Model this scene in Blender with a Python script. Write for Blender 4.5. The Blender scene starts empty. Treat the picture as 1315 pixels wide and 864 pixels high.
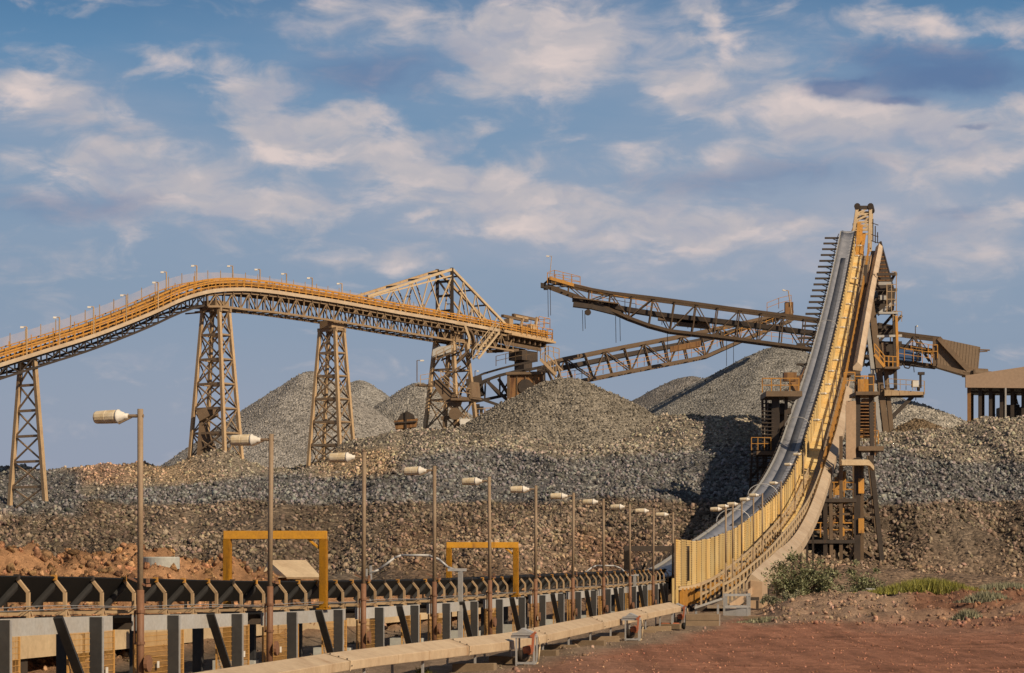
import bpy, math, random
import numpy as np
from mathutils import Vector, Matrix
random.seed(7); rng = np.random.default_rng(11)
C = bpy.context.scene.collection
F = 2900.0; CX = 657.5; HV = 728.0; CZ = 2.3; M = 570.5 / F

# ------------------------------------------------------------------ helpers
def P(u, v, d): return Vector(((u - CX) * d / F, d, CZ - (v - HV) * d / F))
def PC(u, v, c):
    fd = (1228.0 - u) / c
    d = F / fd
    return Vector((M * d - c, d, CZ + (HV - v) / fd))
def LC(d, c, z): return Vector((M * d - c, d, z))
E = Vector((M, 1, 0)).normalized(); N = Vector((E.y, -E.x, 0))      # along / right of the conveyor
UP = Vector((0, 0, 1))
def lerp(a, b, t): return a + (b - a) * t

def pchip(xs, ys):
    xs = np.asarray(xs, float); ys = np.asarray(ys, float)
    h = np.diff(xs); dl = np.diff(ys) / h; m = np.zeros_like(ys)
    for i in range(1, len(xs) - 1):
        if dl[i-1] * dl[i] > 0:
            w1 = 2*h[i] + h[i-1]; w2 = h[i] + 2*h[i-1]
            m[i] = (w1 + w2) / (w1/dl[i-1] + w2/dl[i])
    m[0] = dl[0]; m[-1] = dl[-1]
    def f(x):
        x = np.asarray(x, float)
        i = np.clip(np.searchsorted(xs, x) - 1, 0, len(xs) - 2)
        t = (x - xs[i]) / h[i]
        r = (2*t**3 - 3*t**2 + 1)*ys[i] + (t**3 - 2*t**2 + t)*h[i]*m[i] + (-2*t**3 + 3*t**2)*ys[i+1] + (t**3 - t**2)*h[i]*m[i+1]
        r = np.where(t < 0, ys[0] + m[0]*(x - xs[0]), r)
        return np.where(t > 1, ys[-1] + m[-1]*(x - xs[-1]), r)
    return f

def rootloc(o):
    while o.parent is not None: o = o.parent
    return o.location.copy()

class MB:
    def __init__(s): s.v = []; s.f = []; s.p = []
    def add(s, vs, fs):
        b = len(s.v); s.p.append((b, len(vs), len(s.f), len(fs))); s.v += [tuple(p) for p in vs]; s.f += [tuple(i + b for i in f) for f in fs]
    BF = [(0,3,2,1),(4,5,6,7),(0,1,5,4),(1,2,6,5),(2,3,7,6),(3,0,4,7)]
    def hexa(s, p8): s.add(p8, MB.BF)
    def box(s, c, ax, ay, az):
        c = Vector(c); ax = Vector(ax)/2; ay = Vector(ay)/2; az = Vector(az)/2
        s.hexa([c-ax-ay-az, c+ax-ay-az, c+ax+ay-az, c-ax+ay-az, c-ax-ay+az, c+ax-ay+az, c+ax+ay+az, c-ax+ay+az])
    def bar(s, p, q, w, h=None, up=UP):
        p = Vector(p); q = Vector(q); h = h or w; d = (q - p)
        if d.length < 1e-6: return
        d.normalize()
        x = d.cross(Vector(up))
        if x.length < 1e-4: x = d.cross(Vector((M, 1, 0)))
        x.normalize(); y = x.cross(d)
        x *= w/2; y *= h/2
        s.hexa([p-x-y, p+x-y, p+x+y, p-x+y, q-x-y, q+x-y, q+x+y, q-x+y])
    def tube(s, p, q, r, n=8, r2=None, cap=True):
        p = Vector(p); q = Vector(q); d = (q-p).normalized(); r2 = r if r2 is None else r2
        x = d.cross(UP)
        if x.length < 1e-4: x = Vector((1,0,0))
        x.normalize(); y = x.cross(d)
        vs = []
        for c, rr in ((p, r), (q, r2)):
            for k in range(n):
                a = 2*math.pi*k/n; vs.append(c + x*(rr*math.cos(a)) + y*(rr*math.sin(a)))
        fs = [(k, (k+1) % n, n+(k+1) % n, n+k) for k in range(n)]
        if cap: fs += [tuple(range(n-1, -1, -1)), tuple(range(n, 2*n))]
        s.add(vs, fs)
    def pipe(s, pts, r, n=8):
        for a, b in zip(pts[:-1], pts[1:]): s.tube(a, b, r, n)
    def lathe(s, base, axis, prof, n=14):
        axis = Vector(axis).normalized(); x = axis.cross(UP)
        if x.length < 1e-4: x = Vector((1,0,0))
        x.normalize(); y = x.cross(axis); vs = []
        for (h, r) in prof:
            for k in range(n):
                a = 2*math.pi*k/n
                vs.append(Vector(base) + axis*h + x*(r*math.cos(a)) + y*(r*math.sin(a)))
        fs = [(i*n+k, i*n+(k+1) % n, (i+1)*n+(k+1) % n, (i+1)*n+k) for i in range(len(prof)-1) for k in range(n)]
        s.add(vs, fs)
    def sweep(s, secs, close=True, caps=True):
        n = len(secs[0]); vs = [p for sec in secs for p in sec]; fs = []
        for i in range(len(secs)-1):
            for k in range(n if close else n-1):
                fs.append((i*n+k, i*n+(k+1) % n, (i+1)*n+(k+1) % n, (i+1)*n+k))
        if caps and close:
            fs += [tuple(range(n-1, -1, -1)), tuple(range((len(secs)-1)*n, len(secs)*n))]
        s.add(vs, fs)
    def prism(s, poly, ext):
        ext = Vector(ext); s.sweep([[Vector(p) for p in poly], [Vector(p) + ext for p in poly]])
    def poly(s, pts): s.add(pts, [tuple(range(len(pts)))])
    def clusters(s):
        # pieces whose boxes touch belong together
        bb = [(np.array(s.v[a:a+n]).min(0) - .04, np.array(s.v[a:a+n]).max(0) + .04) for a, n, _, _ in s.p]
        par = list(range(len(bb)))
        def find(i):
            while par[i] != i: par[i] = par[par[i]]; i = par[i]
            return i
        for i in range(len(bb)):
            for j in range(i):
                if (bb[i][0] <= bb[j][1]).all() and (bb[j][0] <= bb[i][1]).all(): par[find(i)] = find(j)
        out = {}
        for i in range(len(bb)): out.setdefault(find(i), []).append(i)
        return list(out.values())
    def build(s, name, mat, parent=None, smooth=False, bevel=0):
        if parent is not None and 1 < len(s.p) < 400 and name not in ('stem',):
            cl = s.clusters()
            if 1 < len(cl) <= 12:
                res = None
                for c in cl:
                    m = MB()
                    for i in c:
                        a, n, fa, fn = s.p[i]; m.add(s.v[a:a+n], [tuple(k - a for k in f) for f in s.f[fa:fa+fn]])
                    o = m.build1(name, mat, parent, smooth, bevel); res = res or o
                return res
        return s.build1(name, mat, parent, smooth, bevel)
    def build1(s, name, mat, parent=None, smooth=False, bevel=0):
        me = bpy.data.meshes.new(name)
        off = rootloc(parent) if parent is not None else Vector((0,0,0))
        vs = [(x-off.x, y-off.y, z-off.z) for x, y, z in s.v]
        me.from_pydata(vs, [], s.f); me.validate(); me.update()
        if smooth: me.polygons.foreach_set('use_smooth', [True]*len(me.polygons))
        me.materials.append(mat)
        o = bpy.data.objects.new(name, me); C.objects.link(o)
        if parent is not None: o.parent = parent
        if bevel:
            b = o.modifiers.new('bevel', 'BEVEL'); b.width = bevel; b.segments = 2
        return o

def tag(o, label=None, cat=None, group=None, kind=None):
    if label: o['label'] = label
    if cat: o['category'] = cat
    if group: o['group'] = group
    if kind: o['kind'] = kind
    return o
def thing(name, loc, label, cat, group=None):
    o = bpy.data.objects.new(name, None); C.objects.link(o); o.location = loc; o.empty_display_size = .3
    return tag(o, label, cat, group)
def kids(o): return [c for c in bpy.data.objects if c.parent == o]
def copy_tree(o, loc=None, label=None, parent=None):
    ch = kids(o); c = o.copy(); C.objects.link(c)
    if parent is not None: c.parent = parent
    if loc is not None: c.location = loc
    if label: c['label'] = label
    for k in ch: copy_tree(k, parent=c)
    return c

# ------------------------------------------------------------------ materials
def srgb(r, g, b): return tuple(((x/255)/12.92 if x/255 <= .04045 else ((x/255+.055)/1.055)**2.4) for x in (r, g, b)) + (1,)
def newmat(name):
    m = bpy.data.materials.new(name); m.use_nodes = True
    nt = m.node_tree; nt.nodes.clear()
    out = nt.nodes.new('ShaderNodeOutputMaterial'); b = nt.nodes.new('ShaderNodeBsdfPrincipled')
    nt.links.new(b.outputs[0], out.inputs[0]); b.inputs['Specular IOR Level'].default_value = .3
    return m, nt, b
def noise(nt, vec, scale, detail=4, rough=.6, dist=0):
    n = nt.nodes.new('ShaderNodeTexNoise'); n.inputs['Scale'].default_value = scale; n.inputs['Detail'].default_value = detail
    n.inputs['Roughness'].default_value = rough; n.inputs['Distortion'].default_value = dist
    if vec is not None: nt.links.new(vec, n.inputs['Vector'])
    return n.outputs['Fac']
def ramp(nt, fac, stops):
    r = nt.nodes.new('ShaderNodeValToRGB'); cr = r.color_ramp
    while len(cr.elements) > 1: cr.elements.remove(cr.elements[-1])
    cr.elements[0].position = stops[0][0]; cr.elements[0].color = stops[0][1]
    for p, c in stops[1:]:
        e = cr.elements.new(p); e.color = c
    nt.links.new(fac, r.inputs[0]); return r.outputs[0]
def mix(nt, f, a, b, mode='MIX'):
    n = nt.nodes.new('ShaderNodeMix'); n.data_type = 'RGBA'; n.blend_type = mode
    for sock, val in ((n.inputs['Factor'], f), (n.inputs['A'], a), (n.inputs['B'], b)): pass
    ins = [n.inputs[0], n.inputs[6], n.inputs[7]]
    for i, val in zip(ins, (f, a, b)):
        if isinstance(val, (int, float)): i.default_value = val
        elif isinstance(val, tuple): i.default_value = val
        else: nt.links.new(val, i)
    return n.outputs[2]
def math_(nt, op, a, b=None, c=None, clamp=False):
    n = nt.nodes.new('ShaderNodeMath'); n.operation = op; n.use_clamp = clamp
    for i, val in enumerate((a, b, c)):
        if val is None: continue
        if isinstance(val, (int, float)): n.inputs[i].default_value = val
        else: nt.links.new(val, n.inputs[i])
    return n.outputs[0]
def bump(nt, b, h, strength=.3, dist=.05):
    n = nt.nodes.new('ShaderNodeBump'); n.inputs['Strength'].default_value = strength; n.inputs['Distance'].default_value = dist
    nt.links.new(h, n.inputs['Height']); nt.links.new(n.outputs[0], b.inputs['Normal'])
def pos(nt):
    g = nt.nodes.new('ShaderNodeNewGeometry'); return g.outputs['Position']
def scaled(nt, vec, s):
    n = nt.nodes.new('ShaderNodeMapping'); n.inputs['Scale'].default_value = s; nt.links.new(vec, n.inputs['Vector']); return n.outputs[0]

def painted(name, col, dirt, rust=None, scale=1.2, rough=.6, metal=0.0, amt=.55, streak=3.0, rustamt=.62, rnd=.25):
    """weathered paint: base colour, dust patches, vertical rust streaks, chips"""
    m, nt, b = newmat(name); p = pos(nt)
    n1 = noise(nt, p, scale, 5, .65)
    f1 = ramp(nt, n1, [(.35, (0,0,0,1)), (.7, (1,1,1,1))])
    c = mix(nt, math_(nt, 'MULTIPLY', f1, amt), col, dirt)
    ps = scaled(nt, p, (streak*1.6, streak*1.6, streak*.18))
    n2 = noise(nt, ps, 1.0, 5, .6)
    if rust:
        f2 = ramp(nt, n2, [(rustamt, (0,0,0,1)), (min(.98, rustamt+.14), (1,1,1,1))])
        c = mix(nt, math_(nt, 'MULTIPLY', f2, .85), c, rust)
    oi = nt.nodes.new('ShaderNodeObjectInfo')
    k = math_(nt, 'ADD', math_(nt, 'MULTIPLY', oi.outputs['Random'], rnd), 1 - rnd*.6)
    n3 = noise(nt, p, scale*9, 3, .6)
    k = math_(nt, 'MULTIPLY', k, math_(nt, 'ADD', math_(nt, 'MULTIPLY', n3, .5), .75))
    vm = nt.nodes.new('ShaderNodeVectorMath'); vm.operation = 'SCALE'; nt.links.new(c, vm.inputs[0]); nt.links.new(k, vm.inputs['Scale'])
    nt.links.new(vm.outputs[0], b.inputs['Base Color'])
    b.inputs['Roughness'].default_value = rough; b.inputs['Metallic'].default_value = metal
    bump(nt, b, n3, .15, .02)
    return m

RUST = (.13, .055, .025, 1)
Mt = dict(
    yellow=painted('yellow_paint', (.52,.25,.045,1), (.30,.17,.065,1), RUST, 1.0, rustamt=.56),
    gantry=painted('gantry_yellow', (.62,.30,.02,1), (.40,.19,.03,1), RUST, 2.5, rustamt=.58, amt=.8),
    panel=painted('guard_yellow', (.62,.49,.25,1), (.56,.33,.07,1), RUST, .45, amt=.85, rnd=.4, rustamt=.62),
    beige=painted('dusty_beige', (.50,.355,.23,1), (.40,.27,.17,1), (.30,.17,.09,1), .5, rustamt=.7),
    duct=painted('duct_beige', (.55,.42,.28,1), (.46,.34,.22,1), (.36,.22,.11,1), .8, rustamt=.72),
    cream=painted('dusty_cream', (.56,.43,.27,1), (.34,.23,.13,1), RUST, .8, rustamt=.64),
    tan=painted('dusty_tan_steel', (.44,.31,.18,1), (.29,.195,.11,1), RUST, .6, rustamt=.58),
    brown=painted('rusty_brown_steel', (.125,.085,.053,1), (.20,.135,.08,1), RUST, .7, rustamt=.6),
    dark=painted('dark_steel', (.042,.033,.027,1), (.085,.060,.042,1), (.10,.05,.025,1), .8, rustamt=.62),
    post=painted('charcoal_post', (.035,.035,.036,1), (.06,.055,.05,1), None, 1.2, rnd=.2),
    galv=painted('galvanised', (.36,.36,.36,1), (.30,.27,.23,1), (.25,.15,.08,1), 1.2, metal=.2, rough=.5, rustamt=.72),
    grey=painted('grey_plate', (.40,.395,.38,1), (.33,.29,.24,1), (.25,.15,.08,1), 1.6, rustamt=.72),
    rust=painted('rusty_sheet', (.22,.11,.045,1), (.30,.17,.06,1), (.07,.03,.015,1), 1.2, rustamt=.5, streak=1.2),
    pole=painted('lamp_pole', (.27,.20,.13,1), (.19,.12,.075,1), (.16,.075,.04,1), 2.0, rustamt=.6),
    polelow=painted('lamp_pole_rusty', (.20,.10,.055,1), (.14,.07,.04,1), RUST, 2.0),
    wire=painted('mesh_wire', (.48,.27,.085,1), (.34,.17,.05,1), RUST, 3),
    rubber=painted('black_rubber', (.005,.005,.005,1), (.011,.010,.009,1), None, 1.0, rough=.75),
    white=painted('white_plastic', (.66,.63,.57,1), (.5,.44,.36,1), None, 3, rnd=.1),
    concrete=painted('concrete', (.40,.41,.38,1), (.34,.32,.27,1), None, 1.4, rough=.9),
    timber=painted('timber', (.26,.19,.12,1), (.18,.12,.075,1), None, 3, rough=.9, rnd=.5),
    orange=painted('orange_paint', (.36,.11,.05,1), (.26,.11,.065,1), None, 3, rough=.5),
    blue=painted('blue_paint', (.03,.09,.22,1), (.05,.07,.12,1), None, 2),
    shroud=painted('shroud_sheet', (.22,.155,.10,1), (.17,.12,.075,1), RUST, .5, rustamt=.68),
    ductnear=painted('dented_duct_sheet', (.56,.43,.28,1), (.40,.28,.17,1), (.30,.16,.07,1), 1.6, rustamt=.60, amt=.75, streak=1.1),
    boomsteel=painted('brown_boom_steel', (.105,.072,.045,1), (.17,.115,.07,1), RUST, .6, rustamt=.6),
    grating=painted('dusty_grating', (.27,.215,.155,1), (.20,.15,.105,1), None, 1.5),
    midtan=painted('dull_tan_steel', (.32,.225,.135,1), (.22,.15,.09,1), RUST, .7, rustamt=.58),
    coverpaint=painted('dusty_cover_sheet', (.52,.41,.29,1), (.38,.275,.18,1), (.27,.15,.075,1), .28, rustamt=.64, amt=.9),
    fascia=painted('shed_fascia', (.30,.21,.145,1), (.26,.185,.125,1), None, .3, rnd=.05),
)
# belt that shines
def belt_mat():
    m, nt, b = newmat('belt_rubber'); p = pos(nt)
    n1 = noise(nt, scaled(nt, p, (1,.2,1)), 1.5, 4)
    c = ramp(nt, n1, [(.3, (.21,.215,.23,1)), (.7, (.31,.31,.33,1))])
    nt.links.new(c, b.inputs['Base Color']); b.inputs['Roughness'].default_value = .42; b.inputs['Specular IOR Level'].default_value = .5
    return m
Mt['belt'] = belt_mat()
def beltdark_mat():
    m, nt, b = newmat('belt_load_strip'); p = pos(nt)
    n1 = noise(nt, scaled(nt, p, (1,.2,1)), 2.5, 4)
    nt.links.new(ramp(nt, n1, [(.3, (.055,.058,.068,1)), (.7, (.095,.098,.11,1))]), b.inputs['Base Color']); b.inputs['Roughness'].default_value = .5
    return m
Mt['beltdark'] = beltdark_mat()
def lens_mat():
    m, nt, b = newmat('yellowed_lens'); p = pos(nt)
    n1 = noise(nt, p, 6, 3)
    nt.links.new(ramp(nt, n1, [(.35, (.60,.47,.28,1)), (.65, (.72,.63,.47,1))]), b.inputs['Base Color'])
    b.inputs['Roughness'].default_value = .35; b.inputs['Transmission Weight'].default_value = .12; b.inputs['IOR'].default_value = 1.2
    return m
Mt['lens'] = lens_mat()
def mesh_sheet():
    """fine woven wire screen, seen from far away: a wire pattern with holes"""
    m, nt, b = newmat('fine_wire_screen'); p = pos(nt)
    b.inputs['Base Color'].default_value = (.55,.40,.30,1); b.inputs['Alpha'].default_value = .28
    n1 = noise(nt, p, .6, 3); nt.links.new(math_(nt, 'MULTIPLY', n1, .5), b.inputs['Alpha'])
    return m
Mt['screen'] = mesh_sheet()

def rockmat(name, s1=2.5, bmp=.6, dist=.12, contrast=.55):
    m, nt, b = newmat(name); p = pos(nt)
    at = nt.nodes.new('ShaderNodeAttribute'); at.attribute_name = 'Col'
    v = nt.nodes.new('ShaderNodeTexVoronoi'); v.inputs['Scale'].default_value = s1; nt.links.new(p, v.inputs['Vector'])
    sep = nt.nodes.new('ShaderNodeSeparateColor'); nt.links.new(v.outputs['Color'], sep.inputs[0])
    n1 = noise(nt, p, s1*3, 4, .7)
    k = math_(nt, 'ADD', math_(nt, 'MULTIPLY', sep.outputs[0], contrast), 1 - contrast*.6)
    k = math_(nt, 'MULTIPLY', k, math_(nt, 'ADD', math_(nt, 'MULTIPLY', n1, .8), .6))
    vm = nt.nodes.new('ShaderNodeVectorMath'); vm.operation = 'SCALE'
    nt.links.new(at.outputs['Color'], vm.inputs[0]); nt.links.new(k, vm.inputs['Scale'])
    nt.links.new(vm.outputs[0], b.inputs['Base Color']); b.inputs['Roughness'].default_value = .95; b.inputs['Specular IOR Level'].default_value = .15
    h = math_(nt, 'ADD', math_(nt, 'MULTIPLY', v.outputs['Distance'], -1.0), math_(nt, 'MULTIPLY', n1, .5))
    bump(nt, b, h, bmp, dist)
    return m
Mt['scree'] = rockmat('scree', 2.4, 1.0, .35, .8)
Mt['rock'] = rockmat('rock_faces', 5, .3, .04, .3)
Mt['rocknear'] = rockmat('near_rock_faces', 11, .9, .06, .75)

# ------------------------------------------------------------------ noise + terrain (numpy)
def vnoise(x, y, seed=0):
    xi = np.floor(x).astype(np.int64); yi = np.floor(y).astype(np.int64); xf = x - xi; yf = y - yi
    def h(a, b):
        n = (a*374761393 + b*668265263 + seed*982451653) & 0x7fffffff
        n = ((n ^ (n >> 13)) * 1274126177) & 0x7fffffff
        return ((n ^ (n >> 16)) & 0xffff) / 65535.0
    sx = xf*xf*(3-2*xf); sy = yf*yf*(3-2*yf)
    a = h(xi, yi); b = h(xi+1, yi); c = h(xi, yi+1); d = h(xi+1, yi+1)
    return (a + (b-a)*sx + (c-a)*sy + (a-b-c+d)*sx*sy) * 2 - 1
def fbm(x, y, o=4, seed=0, g=.5):
    r = 0; a = 1; s = 0
    for i in range(o):
        r = r + a*vnoise(x, y, seed+i*17); s += a; a *= g; x = x*2.03+3.1; y = y*2.03+1.7
    return r/s
def V(d, v): return CZ - (v - HV)*d/F

COLS = {
 -600: [(100,1),(150,1),(192,1.6),(222,V(222,657)),(260,V(260,660)),(278,V(278,632)),(290,V(290,606)),(302,V(302,602)),(330,14),(440,13)],
 0:    [(100,1),(150,1),(192,1.6),(222,V(222,660)),(262,V(262,659)),(278,V(278,630)),(290,V(290,606)),(302,V(302,601)),(330,14),(440,13)],
 60:   [(100,1),(150,1),(192,1.6),(222,V(222,657)),(262,V(262,659)),(278,V(278,634)),(290,V(290,606)),(302,V(302,600)),(330,14),(440,13)],
 130:  [(100,1),(150,1),(192,1.6),(222,V(222,648)),(258,V(258,640)),(285,V(285,604)),(300,V(300,602)),(330,14),(440,13)],
 220:  [(100,1),(150,1),(192,1.6),(222,V(222,646)),(258,V(258,628)),(285,V(285,607)),(300,V(300,605)),(330,14.5),(440,14)],
 275:  [(100,1),(150,1),(192,1.6),(222,V(222,643)),(258,V(258,625)),(282,V(282,603)),(290,V(290,592)),(298,V(298,578)),(312,V(312,588)),(440,15)],
 340:  [(100,1),(150,1),(192,1.6),(222,V(222,643)),(255,V(255,622)),(285,V(285,607)),(300,15),(330,15.5),(440,15)],
 430:  [(100,1),(150,1),(192,1.6),(222,V(222,643)),(250,V(250,622)),(285,V(285,606)),(303,V(303,599)),(315,V(315,590)),(330,17),(440,17)],
 490:  [(100,1),(150,1),(192,1.6),(222,V(222,643)),(245,V(245,605)),(280,V(280,590)),(318,V(318,566)),(330,20.5),(345,20.5),(440,18)],
 560:  [(100,1),(150,1),(192,1.6),(222,V(222,641)),(245,V(245,592)),(285,V(285,572)),(325,V(325,553)),(345,22.6),(440,20)],
 650:  [(100,.6),(150,1),(192,1.6),(222,V(222,641)),(248,V(248,590)),(285,V(285,566)),(315,V(315,553)),(345,22),(440,20)],
 740:  [(100,.2),(150,1),(192,1.6),(222,V(222,641)),(247,V(247,592)),(275,V(275,577)),(300,V(300,560)),(345,21),(440,20)],
 820:  [(100,0),(150,.8),(192,1.4),(222,V(222,640)),(252,V(252,586)),(285,V(285,560)),(315,V(315,540)),(345,22),(440,22)],
 900:  [(100,0),(150,.8),(192,1.3),(220,V(220,640)),(248,V(248,582)),(280,V(280,548)),(312,V(312,528)),(345,22.5),(440,22)],
 980:  [(100,.5),(150,.9),(192,1.2),(216,V(216,641)),(247,V(247,578)),(280,V(280,548)),(312,V(312,530)),(345,22.5),(440,22)],
 1060: [(100,.7),(120,.9),(150,.9),(195,1.1),(213,V(213,641)),(222,V(222,638)),(250,V(250,575)),(280,V(280,560)),(310,18.5),(440,17)],
 1150: [(100,.8),(120,1.0),(150,.9),(195,1.1),(212,V(212,642)),(222,V(222,638)),(247,V(247,582)),(262,V(262,564)),(285,V(285,562)),(310,18.5),(440,17)],
 1230: [(100,1.0),(120,1.1),(150,1),(195,1.1),(212,V(212,642)),(222,V(222,638)),(245,V(245,578)),(262,V(262,551)),(300,18.8),(440,18)],
 1315: [(100,1.0),(120,1.1),(150,1),(195,1.1),(212,V(212,643)),(222,V(222,639)),(245,V(245,575)),(262,V(262,545)),(300,19),(440,18)],
 1950: [(100,1.0),(120,1.1),(150,1),(195,1.1),(212,V(212,643)),(222,V(222,639)),(245,V(245,575)),(262,V(262,545)),(300,19),(440,18)],
}
CU = sorted(COLS)
NEAR = {
 -600: [(20,0),(48,0),(54,.8),(61,V(61,707)),(68,2.3),(85,1),(100,1)],
 0:    [(20,0),(48,0),(54,.8),(61,V(61,709)),(68,2.2),(85,1),(100,1)],
 100:  [(20,0),(50,0),(56,.8),(63,V(63,717)),(70,2.0),(85,1),(100,1)],
 220:  [(20,0),(52,0),(58,1.2),(64,V(64,725)),(72,V(72,728)),(85,1),(100,1)],
 330:  [(20,0),(55,0),(62,.9),(70,V(70,732)),(78,1.6),(90,1),(100,1)],
 430:  [(20,0),(60,0),(68,.8),(76,V(76,738)),(84,1.2),(92,1),(100,1)],
 520:  [(20,0),(70,.1),(85,.5),(100,.9)],
 650:  [(20,0),(85,0),(100,.6)],
 740:  [(20,0),(100,.2)],
 900:  [(20,0),(100,0)],
 980:  [(20,0),(86,0),(93,.35),(100,.5)],
 1050: [(20,0),(80,0),(84,.08),(92,.5),(100,.7)],
 1150: [(20,0),(78,0),(83,.08),(91,.55),(100,.8)],
 1230: [(20,0),(74,0),(80,.08),(90,.5),(95,.95),(100,1.0)],
 1315: [(20,0),(66,0),(73,.1),(84,.5),(95,1.0),(100,1.0)],
 1950: [(20,0),(60,0),(70,.1),(84,.5),(95,1.0),(100,1.0)],
}
NU = sorted(NEAR)
def smooth01(x, a, b):
    t = np.clip((x-a)/(b-a), 0, 1); return t*t*(3-2*t)
# dense table z(u,d)
TU = np.arange(-600, 1951, 5.0)
TD = np.concatenate([np.arange(20, 100, .5), np.arange(100, 521, 1.0)])
def table():
    Z = np.zeros((len(TU), len(TD)))
    A = np.array([np.interp(TD, [p[0] for p in COLS[u]], [p[1] for p in COLS[u]]) for u in CU])
    B = np.array([np.interp(TD, [p[0] for p in NEAR[u]], [p[1] for p in NEAR[u]]) for u in NU])
    for j in range(len(TD)):
        Z[:, j] = np.interp(TU, CU, A[:, j]) if TD[j] >= 100 else np.interp(TU, NU, B[:, j])
    def sm(Z, ax, k):
        for _ in range(k):
            Zp = np.pad(Z, [(1,1) if a == ax else (0,0) for a in range(2)], mode='edge')
            s = [slice(None)]*2; s0 = list(s); s1 = list(s); s2 = list(s)
            s0[ax] = slice(0,-2); s1[ax] = slice(1,-1); s2[ax] = slice(2,None)
            Z = (Zp[tuple(s0)] + 2*Zp[tuple(s1)] + Zp[tuple(s2)])/4
        return Z
    far = TD >= 103
    Zs = sm(sm(Z, 1, 4), 0, 14)
    return Zs
TZ = table()
RUTS = [(36.5,.10,.004), (38.3,.10,.004), (43.5,.22,.001), (45.3,.22,.001), (51,-.12,.010), (53,-.12,.010), (60,.35,.0), (62.2,.35,.0), (70,.2,.006), (72.4,.2,.006)]
def ruts(x, d):
    r = 0
    for d0, k, q in RUTS:
        e = d - (d0 + k*x + q*x*x + .25*vnoise(x*.3, x*0+d0, 8)); w = .16 + .004*d0
        r = r + np.exp(-(e/w)**2) - .55*np.exp(-((np.abs(e)-2.2*w)/(w*.8))**2)
    return r*smooth01(x, -4, 3)*(.45 + .55*smooth01(vnoise(x*.25, d*.2, 19), -.5, .3))
def tz(u, d):
    """terrain height at (pixel column of the azimuth, depth)"""
    dw = d + np.where(d > 180, 3.0*fbm(u*.012, d*.01, 3, 5), 0)
    fu = np.clip((u - TU[0])/5.0, 0, len(TU)-1.001); i = fu.astype(int); fu = fu - i
    j = np.clip(np.searchsorted(TD, dw, side='right') - 1, 0, len(TD)-2); fd = np.clip((dw - TD[j])/(TD[j+1]-TD[j]), 0, 1)
    z = (TZ[i, j]*(1-fu) + TZ[i+1, j]*fu)*(1-fd) + (TZ[i, j+1]*(1-fu) + TZ[i+1, j+1]*fu)*fd
    x = (u - CX)*d/F; c = M*d - x
    left = smooth01(c, 18.6, 22.5)
    z = np.where((u < 640) & (d < 112), z*left, z)
    z = np.where((u > 640) & (d < 190), z*(1 - smooth01(c, 10.2, 11.4)*(1 - smooth01(d, 150, 188))*(1-smooth01(c, 18, 20))), z)
    z = np.where((d > 80) & (d < 150) & (u > 800), z*np.maximum(smooth01(u, 968, 1015), smooth01(d, 118, 150)), z)
    rough = smooth01(d, 100, 190)
    rub = np.where((u < 640), left*smooth01(d, 44, 56), smooth01(z, .12, .6)) * (1-smooth01(d, 100, 140))
    z = z - np.where(c < 9.0, .035*ruts(x, d)*(1-smooth01(d, 78, 84)), 0)
    z = z + rough*(1.5*fbm(x*.09, d*.05, 4, 31) + .45*fbm(x*.5, d*.4, 3, 77) + .75*fbm(x*.24, d*.025, 3, 41))
    for mu, md, mh, mr in ((288, 288, 1.5, 4.2), (255, 289, .8, 3.0), (445, 307, 1.4, 3.6), (505, 303, 1.4, 4.0)):
        mx = (mu-CX)*md/F; z = z + mh*np.exp(-((x-mx)**2 + ((d-md)*.8)**2)/(mr*mr)) + rub*np.where(u < 640, .20, .11)*fbm(x*.9, d*.7, 4, 12) + .03*fbm(x*.35, d*.35, 3, 3)
    return z
def tpt(u, d, dz=0):
    z = float(tz(np.array([float(u)]), np.array([float(d)]))[0]); return Vector(((u-CX)*d/F, d, z + dz))

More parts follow.
